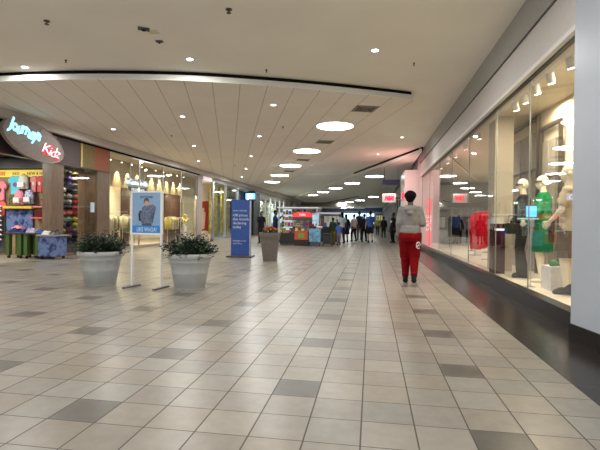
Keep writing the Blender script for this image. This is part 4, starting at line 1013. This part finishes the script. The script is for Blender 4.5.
        for sd in (-1, 1):
            ball(bm, sh[sd], .062*s*F_+puff, 12)
            if kind in ('tee',):
                capsule(bm, sh[sd], sh[sd].lerp(elb[sd], .7), .06*s*F_+puff*.6, .055*s*F_+puff*.6)
            else:
                capsule(bm, sh[sd], elb[sd], .055*s*F_+puff, .048*s*F_+puff); capsule(bm, elb[sd], elb[sd].lerp(wri[sd], .93), .046*s*F_+puff, .033*s*F_+puff*.8)
        g = cloth({'hoodie': 'hoodie', 'jacket': 'jacket', 'sweater': 'sweater', 'tee': 't_shirt', 'dress': 'dress', 'shirt': 'shirt', 'coat': 'coat'}[kind], bm, col)
        if hood:
            bm = bmesh.new()
            for k in range(13):
                a = PI*1.05+PI*.9*(k/12)*1.0
                pass
            pts = [Z(.088*math.cos(a), -.02+.07*math.sin(a)*1.1, 1.465+.012*math.sin(a)) for a in [2*PI*k/20 for k in range(21)]]
            tube(bm, pts, .028*s, 12, True)
            ball(bm, Z(0, -.105, 1.42), (.13*s, .055*s, .075*s), 16); ball(bm, Z(0, -.125, 1.35), (.08*s, .04*s, .055*s), 12)
            h_ = cloth('hood', bm, col, m=g.data.materials[0]); 
            bm = bmesh.new(); loft(bm, [(0, -.01*s, hem-.025*s, .158*s+puff, .11*s+puff), (0, -.01*s, hem+.03*s, .163*s+puff, .115*s+puff)], 28)
            for sd in (-1, 1): capsule(bm, elb[sd].lerp(wri[sd], .9), elb[sd].lerp(wri[sd], .98), .037*s+puff*.5, .035*s+puff*.4)
            cloth('ribbed_hem', bm, tuple(c*.9 for c in col), it=1)
    if bottom:
        kind, col = bottom[:2]; loose = (.044 if kind == 'joggers' else .012)*s
        bm = bmesh.new()
        loft(bm, [(0, -.012*s, .80*s, .15*s+loose, .10*s+loose), (0, -.012*s, .88*s, .162*s+loose, .118*s+loose), (0, -.008*s, .95*s, .152*s+loose, .108*s+loose), (0, -.005*s, 1.0*s, .148*s+loose*.5, .103*s+loose*.5)], 24)
        if kind == 'skirt':
            loft(bm, [(0, 0, .50*s, .20*s, .16*s), (0, 0, .85*s, .175*s, .14*s), (0, 0, .98*s, .15*s, .11*s)], 24)
        else:
            for sd in (-1, 1):
                if kind == 'shorts':
                    capsule(bm, hip[sd], hip[sd].lerp(knee[sd], .85), .098*s+loose, .088*s+loose)
                else:
                    capsule(bm, hip[sd], knee[sd], .092*s+loose, .068*s+loose)
                    e0 = knee[sd].lerp(ank[sd], .9)
                    capsule(bm, knee[sd], e0, .064*s+loose*.8, .047*s+loose*.35)
                    if kind == 'joggers':
                        ball(bm, knee[sd].lerp(ank[sd], .8)+Z(0, -.01, 0), (.07*s, .075*s, .04*s), 12); ball(bm, knee[sd]+Z(0, -.02, -.07), (.092*s, .095*s, .06*s), 12)
                    if kind == 'wide': capsule(bm, knee[sd], e0, .075*s, .10*s)
        cloth({'joggers': 'trousers', 'shorts': 'shorts', 'skirt': 'skirt', 'trousers': 'trousers', 'wide': 'trousers'}[kind], bm, col)
    if shoes:
        for sd in (-1, 1):
            f = ank[sd]; bm = bmesh.new()
            capsule(bm, f+Z(0, -.05, -.035), f+Z(0, .12, -.05), .052*s, .040*s); ball(bm, f+Z(0, -.02, .01), (.05*s, .06*s, .06*s), 12)
            capsule(bm, f+Z(-.015, .14, -.055), f+Z(.015, .14, -.055), .03*s, .03*s)
            cut = f.z-.083*s
            for v in bm.verts: v.co.z = max(v.co.z, cut)
            cloth('shoe', bm, shoes, vox=min(voxel, .01), it=1)
    if hair:
        bm = bmesh.new(); rz = Matrix.Rotation(headyaw, 4, 'Z')
        def hb(p, r): ball(bm, Z(0, .015, 1.64)+rz @ (Vector(p)*s), tuple(x*s for x in r), 16, rz)
        if hair == 'afro':
            hb((0, -.022, .042), (.113, .113, .095)); hb((0, -.045, -.02), (.082, .07, .07))
            for k in range(70):
                a, b = R.random()*2*PI, R.uniform(-.15, 1.5); hb((.10*math.cos(a)*math.cos(b), -.025+.102*math.sin(a)*math.cos(b), .042+.085*math.sin(b)), (.018, .018, .018))
        elif hair == 'short': hb((0, -.022, .035), (.083, .094, .09)); hb((0, -.045, -.02), (.068, .06, .06))
        elif hair == 'long':
            hb((0, -.02, .03), (.088, .1, .095)); hb((0, -.06, -.06), (.08, .06, .11)); hb((0, -.075, -.17), (.085, .045, .1)); hb((0, -.08, -.25), (.07, .035, .07))
        elif hair == 'bun': hb((0, -.02, .03), (.085, .096, .092)); hb((0, -.07, .09), (.045, .045, .045)); hb((0, -.045, -.02), (.07, .06, .06))
        cloth('hair', bm, haircol, vox=.01, it=1, m=mat('hair_%.3f' % haircol[0], tuple(c*.6 for c in haircol), .9, vary=.4, scale=70))
    if cat == 'person':
        bm = bmesh.new()
        rz = Matrix.Rotation(headyaw, 4, 'Z')
        for sx in (-1, 1): ball(bm, Z(0, .015, 1.64)+rz @ (Vector((sx*.031, .078, -.002))*s), .011*s, 8)
        obj('eyes', bm, mat('eye_white', (.6, .6, .58), .3), t)
    return t, s
# main figure: hoodie and red joggers, walking away
mp, s = person('person', 'person in grey hoodie and red sweatpants walking away down the corridor', 'person', (.765, 9.18, 0), -.08, 1.81, 'skin_b',
    ('hoodie', (.20, .195, .19)), ('joggers', (.17, .002, .004)), stride=.10, feet=.08, hair='afro', hood=True, voxel=.0085, headyaw=-.25,
    arms={-1: ((-.205, -.02, 1.15), (-.215, .05, .91)), 1: ((.225, -.03, 1.15), (.12, .19, 1.14))})
# white roundel on the right calf of the trousers
bm = bmesh.new()
for a0 in range(0, 1): pass
tube(bm, [Vector((.158+.036*math.cos(a), -.112+.030*math.cos(a), .76+.062*math.sin(a))) for a in [2*PI*k/16*.85 for k in range(17)]], .010, 6)
tube(bm, [Vector((.14, -.128, .73)), Vector((.16, -.116, .785)), Vector((.175, -.10, .74))], .008, 6)
obj('white_emblem', bm, mat('white_print', (.7, .7, .7), .7), mp)
bm = bmesh.new(); box(bm, .05, .125, .285, .297, 1.13, 1.27); tag(obj('mobile_phone', bm, M['black']), 'black mobile phone held by the person in the grey hoodie', 'phone')
ph = bpy.data.objects['mobile_phone']; ph.location = mp.location; ph.rotation_euler = mp.rotation_euler

fk = dict(voxel=.013)
person('person', 'person in blue t-shirt and dark shorts walking away past the kiosks', 'person', (-.05, 26.5, 0), .05, 1.84, 'skin_l', ('tee', (.05, .12, .38)), ('shorts', (.02, .02, .025)), hair='short', stride=.16, **fk)
person('person', 'person in pink white top and black trousers carrying something in front', 'person', (-1.05, 27.9, 0), .6, 1.68, 'skin_l', ('shirt', (.62, .48, .46)), ('trousers', (.015, .015, .02)), hair='bun', stride=.1, female=True, arms={-1: ((-.23, .04, 1.14), (-.10, .26, 1.2)), 1: ((.23, .04, 1.14), (.10, .26, 1.2))}, **fk)
person('person', 'tall person in black t-shirt right behind the one in pink white', 'person', (-.78, 30.4, 0), 0, 1.92, 'skin_b', ('tee', (.015, .015, .018)), ('trousers', (.10, .06, .045)), hair='short', stride=.08, **fk)
person('person', 'person in long navy black dress left of the one in pink white', 'person', (-1.5, 27.1, 0), .3, 1.66, 'skin_b', ('dress', (.012, .014, .03)), None, hair='long', female=True, **fk)
person('child', 'child in blue shirt and patterned leggings nearest in the far group', 'person', (-1.62, 22.9, 0), .1, 1.18, 'skin_b', ('tee', (.07, .13, .45)), ('trousers', (.25, .2, .25)), hair='short', stride=.15, **fk)
person('person', 'short person in green top and olive trousers beside the child', 'person', (-1.98, 23.6, 0), -.3, 1.42, 'skin_b', ('jacket', (.03, .06, .03)), ('trousers', (.17, .14, .03)), hair='short', stride=.08, **fk)
person('person', 'person in pale blue shirt with long dark hair behind the child', 'person', (-1.62, 25.3, 0), .5, 1.76, 'skin_b', ('tee', (.42, .52, .58)), ('trousers', (.02, .025, .06)), hair='long', female=True, stride=.05, **fk)
person('person', 'person in dark clothes half hidden by the one in blue t-shirt', 'person', (-.42, 27.6, 0), .2, 1.70, 'skin_b', ('jacket', (.02, .02, .035)), ('trousers', (.012, .012, .015)), hair='short', stride=.14, **fk)
person('person', 'small distant person in black right of the group', 'person', (.95, 35.5, 0), .1, 1.65, 'skin_b', ('jacket', (.015, .015, .015)), ('trousers', (.02, .02, .02)), hair='short', stride=.1, **fk)
person('person', 'distant person in yellow green top near the far end', 'person', (.62, 44, 0), 3.0, 1.7, 'skin_l', ('tee', (.35, .4, .05)), ('trousers', (.03, .03, .05)), hair='short', stride=.1, **fk)
person('person', 'person dressed in black standing by the shop front left of the red trousers', 'person', (1.28, 27.2, 0), 2.0, 1.78, 'skin_b', ('coat', (.01, .01, .012)), ('trousers', (.01, .01, .012)), hair='short', **fk)
person('person', 'person in black t-shirt with a white print behind the square planter', 'person', (-5.95, 24, 0), PI-.2, 1.74, 'skin_b', ('tee', (.012, .012, .015)), ('trousers', (.02, .02, .02)), hair='short', **fk)
bm = B(-.09, .09, .133, .139, 1.2, 1.32); o = obj('shirt_print', bm, mat('white_print', (.7, .7, .7), .7), bpy.data.objects['person.010' if 'person.010' in bpy.data.objects else 'person'])
person('person', 'person in navy top reaching up at the left end of the toy kiosk', 'person', (-4.95, 23.0, 0), -1.4, 1.76, 'skin_b', ('jacket', (.02, .03, .08)), ('trousers', (.03, .015, .02)), hair='short', arms={1: ((.25, .12, 1.25), (.2, .3, 1.42))}, **fk)
person('person', 'person in white top bending over goods inside the toy kiosk', 'person', (-4.3, 24.3, 0), PI, 1.68, 'skin_l', ('tee', (.65, .65, .62)), ('trousers', (.02, .02, .03)), hair='short', **fk)

# mannequins: cream shells dressed, faces turned to the corridor
def glasses(t, s, yaw):
    bm = bmesh.new(); rz = Matrix.Translation(Vector((0, .015*s, 1.64*s))) @ Matrix.Rotation(yaw, 4, 'Z')
    for sx in (-1, 1): box(bm, .034*sx-.033, .034*sx+.033, .096, .110, -.02, .028, bev=.004)
    box(bm, -.01, .01, .096, .103, .008, .016)
    for sx in (-1, 1): box(bm, sx*.078-.004, sx*.078+.004, 0, .10, .004, .024)
    bm.transform(rz); o = obj('sunglasses', bm, M['black'], None)
    o.location = t.location; o.rotation_euler = t.rotation_euler
    return o
base = .205
def stand(t):
    bm = bmesh.new(); tube(bm, [(0, 0, 0), (0, 0, .008)], .17, 28); obj('base_disc', bm, M['metal'], t)
ma, s = person('mannequin', 'bald cream mannequin in black jacket and wide charcoal trousers', 'mannequin', (2.78, 8.9, base), 1.25, 1.83, 'manq', ('jacket', (.016, .016, .018)), ('wide', (.035, .033, .03)), hair=None, voxel=.009, headyaw=.25,
    arms={-1: ((-.24, .03, 1.14), (-.2, .17, .98)), 1: ((.24, -.04, 1.13), (.25, .03, .89))})
tag(glasses(ma, s, .25), 'dark sunglasses on the mannequin in black', 'sunglasses'); stand(ma)
mb, s = person('mannequin', 'bald cream mannequin in an emerald green jacket behind the low plinth', 'mannequin', (2.90, 8.27, base), 1.15, 1.83, 'manq', ('jacket', (.006, .19, .06)), ('skirt', (.006, .12, .055)), hair=None, female=True, voxel=.009, headyaw=.3, shoes=None,
    arms={-1: ((-.24, .05, 1.14), (-.16, .22, 1.0)), 1: ((.26, -.06, 1.14), (.2, .05, .96))})
tag(glasses(mb, s, .3), 'dark sunglasses on the mannequin in green', 'sunglasses'); stand(mb)
obj('yellow_badge', B(.10, .17, .135, .15, 1.30, 1.38, bev=.004), mat('lime_badge', (.5, .6, .08), .6), mb)
mc, s = person('mannequin', 'bald cream mannequin nearest the column in a beige top and metallic skirt', 'mannequin', (2.78, 6.92, base), 1.0, 1.84, 'manq', ('tee', (.55, .46, .33)), ('skirt', (.17, .14, .11)), hair=None, female=True, voxel=.009, headyaw=.35,
    arms={-1: ((-.24, .05, 1.14), (-.18, .2, .98)), 1: ((.25, -.03, 1.14), (.24, .06, .92))})
stand(mc)
bm = bmesh.new(); box(bm, -.13, .13, -.06, .06, 0, .2, bev=.03)
hb = thing('handbag', 'black handbag hanging from the arm of the mannequin in black', 'bag', (2.50, 8.62, 1.02), .6)
obj('bag', bm, mat('black_leather', (.012, .012, .012), .3), hb)
bm = bmesh.new(); tube(bm, [(-.1, 0, .19), (-.07, 0, .33), (.07, 0, .33), (.1, 0, .19)], .01, 8); obj('handle', bm, MC['black_leather'], hb)
hb2 = thing('handbag', 'dark brown bag held by the mannequin nearest the column', 'bag', (2.62, 7.12, .93), 1.2)
obj('bag', B(-.1, .1, -.04, .04, 0, .34, bev=.02), mat('dark_brown_leather', (.06, .012, .012), .35), hb2)
bm = bmesh.new(); tube(bm, [(-.06, 0, .33), (-.04, 0, .42), (.04, 0, .42), (.06, 0, .33)], .007, 8); obj('handle', bm, MC['dark_brown_leather'], hb2)

# ------------------------------------------------------------------ remaining lamps and added world fill light
for x in (-13, -11.3):
    for y in (8.8, 11.2): lamp('AREA', 'kids_shop_lamp', (x, y, 3.15), 60, .5, (1, .95, .86))
lamp('AREA', 'cap_window_lamp', (-10.0, 14.0, 2.9), 14, .3, (1, .85, .6))
for y in (62, 74, 84): lamp('AREA', 'mall_lamp', (-4, y, 3.85), 200, 1, (1, .97, .9))
W = bpy.data.worlds.new('World'); bpy.context.scene.world = W; W.use_nodes = True
W.node_tree.nodes['Background'].inputs[0].default_value = (.9, .95, 1, 1); W.node_tree.nodes['Background'].inputs[1].default_value = 1.1  # added fill, enters through the end left open behind the camera

# ------------------------------------------------------------------ camera
yaw = math.atan(71.3/450); pitch = -math.atan(3.4/450); roll = .011
fw = Vector((-math.sin(yaw)*math.cos(pitch), math.cos(yaw)*math.cos(pitch), math.sin(pitch)))
r0 = Vector((math.cos(yaw), math.sin(yaw), 0)); u0 = r0.cross(fw)
rt = r0*math.cos(roll)+u0*math.sin(roll); up = u0*math.cos(roll)-r0*math.sin(roll)
cam = bpy.data.cameras.new('Camera'); cam.sensor_width = 36; cam.lens = 27; cam.clip_end = 300
co = bpy.data.objects.new('Camera', cam); C.objects.link(co)
co.matrix_world = Matrix(((rt.x, up.x, -fw.x, 0), (rt.y, up.y, -fw.y, 0), (rt.z, up.z, -fw.z, 1.2), (0, 0, 0, 1)))
S = bpy.context.scene; S.camera = co
S.view_settings.view_transform = 'Standard'; S.view_settings.look = 'None'; S.view_settings.exposure = .1; S.view_settings.gamma = 1
S.view_settings.use_curve_mapping = False
S.cycles.use_denoising = True; S.cycles.max_bounces = 8; S.cycles.diffuse_bounces = 4; S.cycles.transparent_max_bounces = 12
S.cycles.sample_clamp_indirect = 4
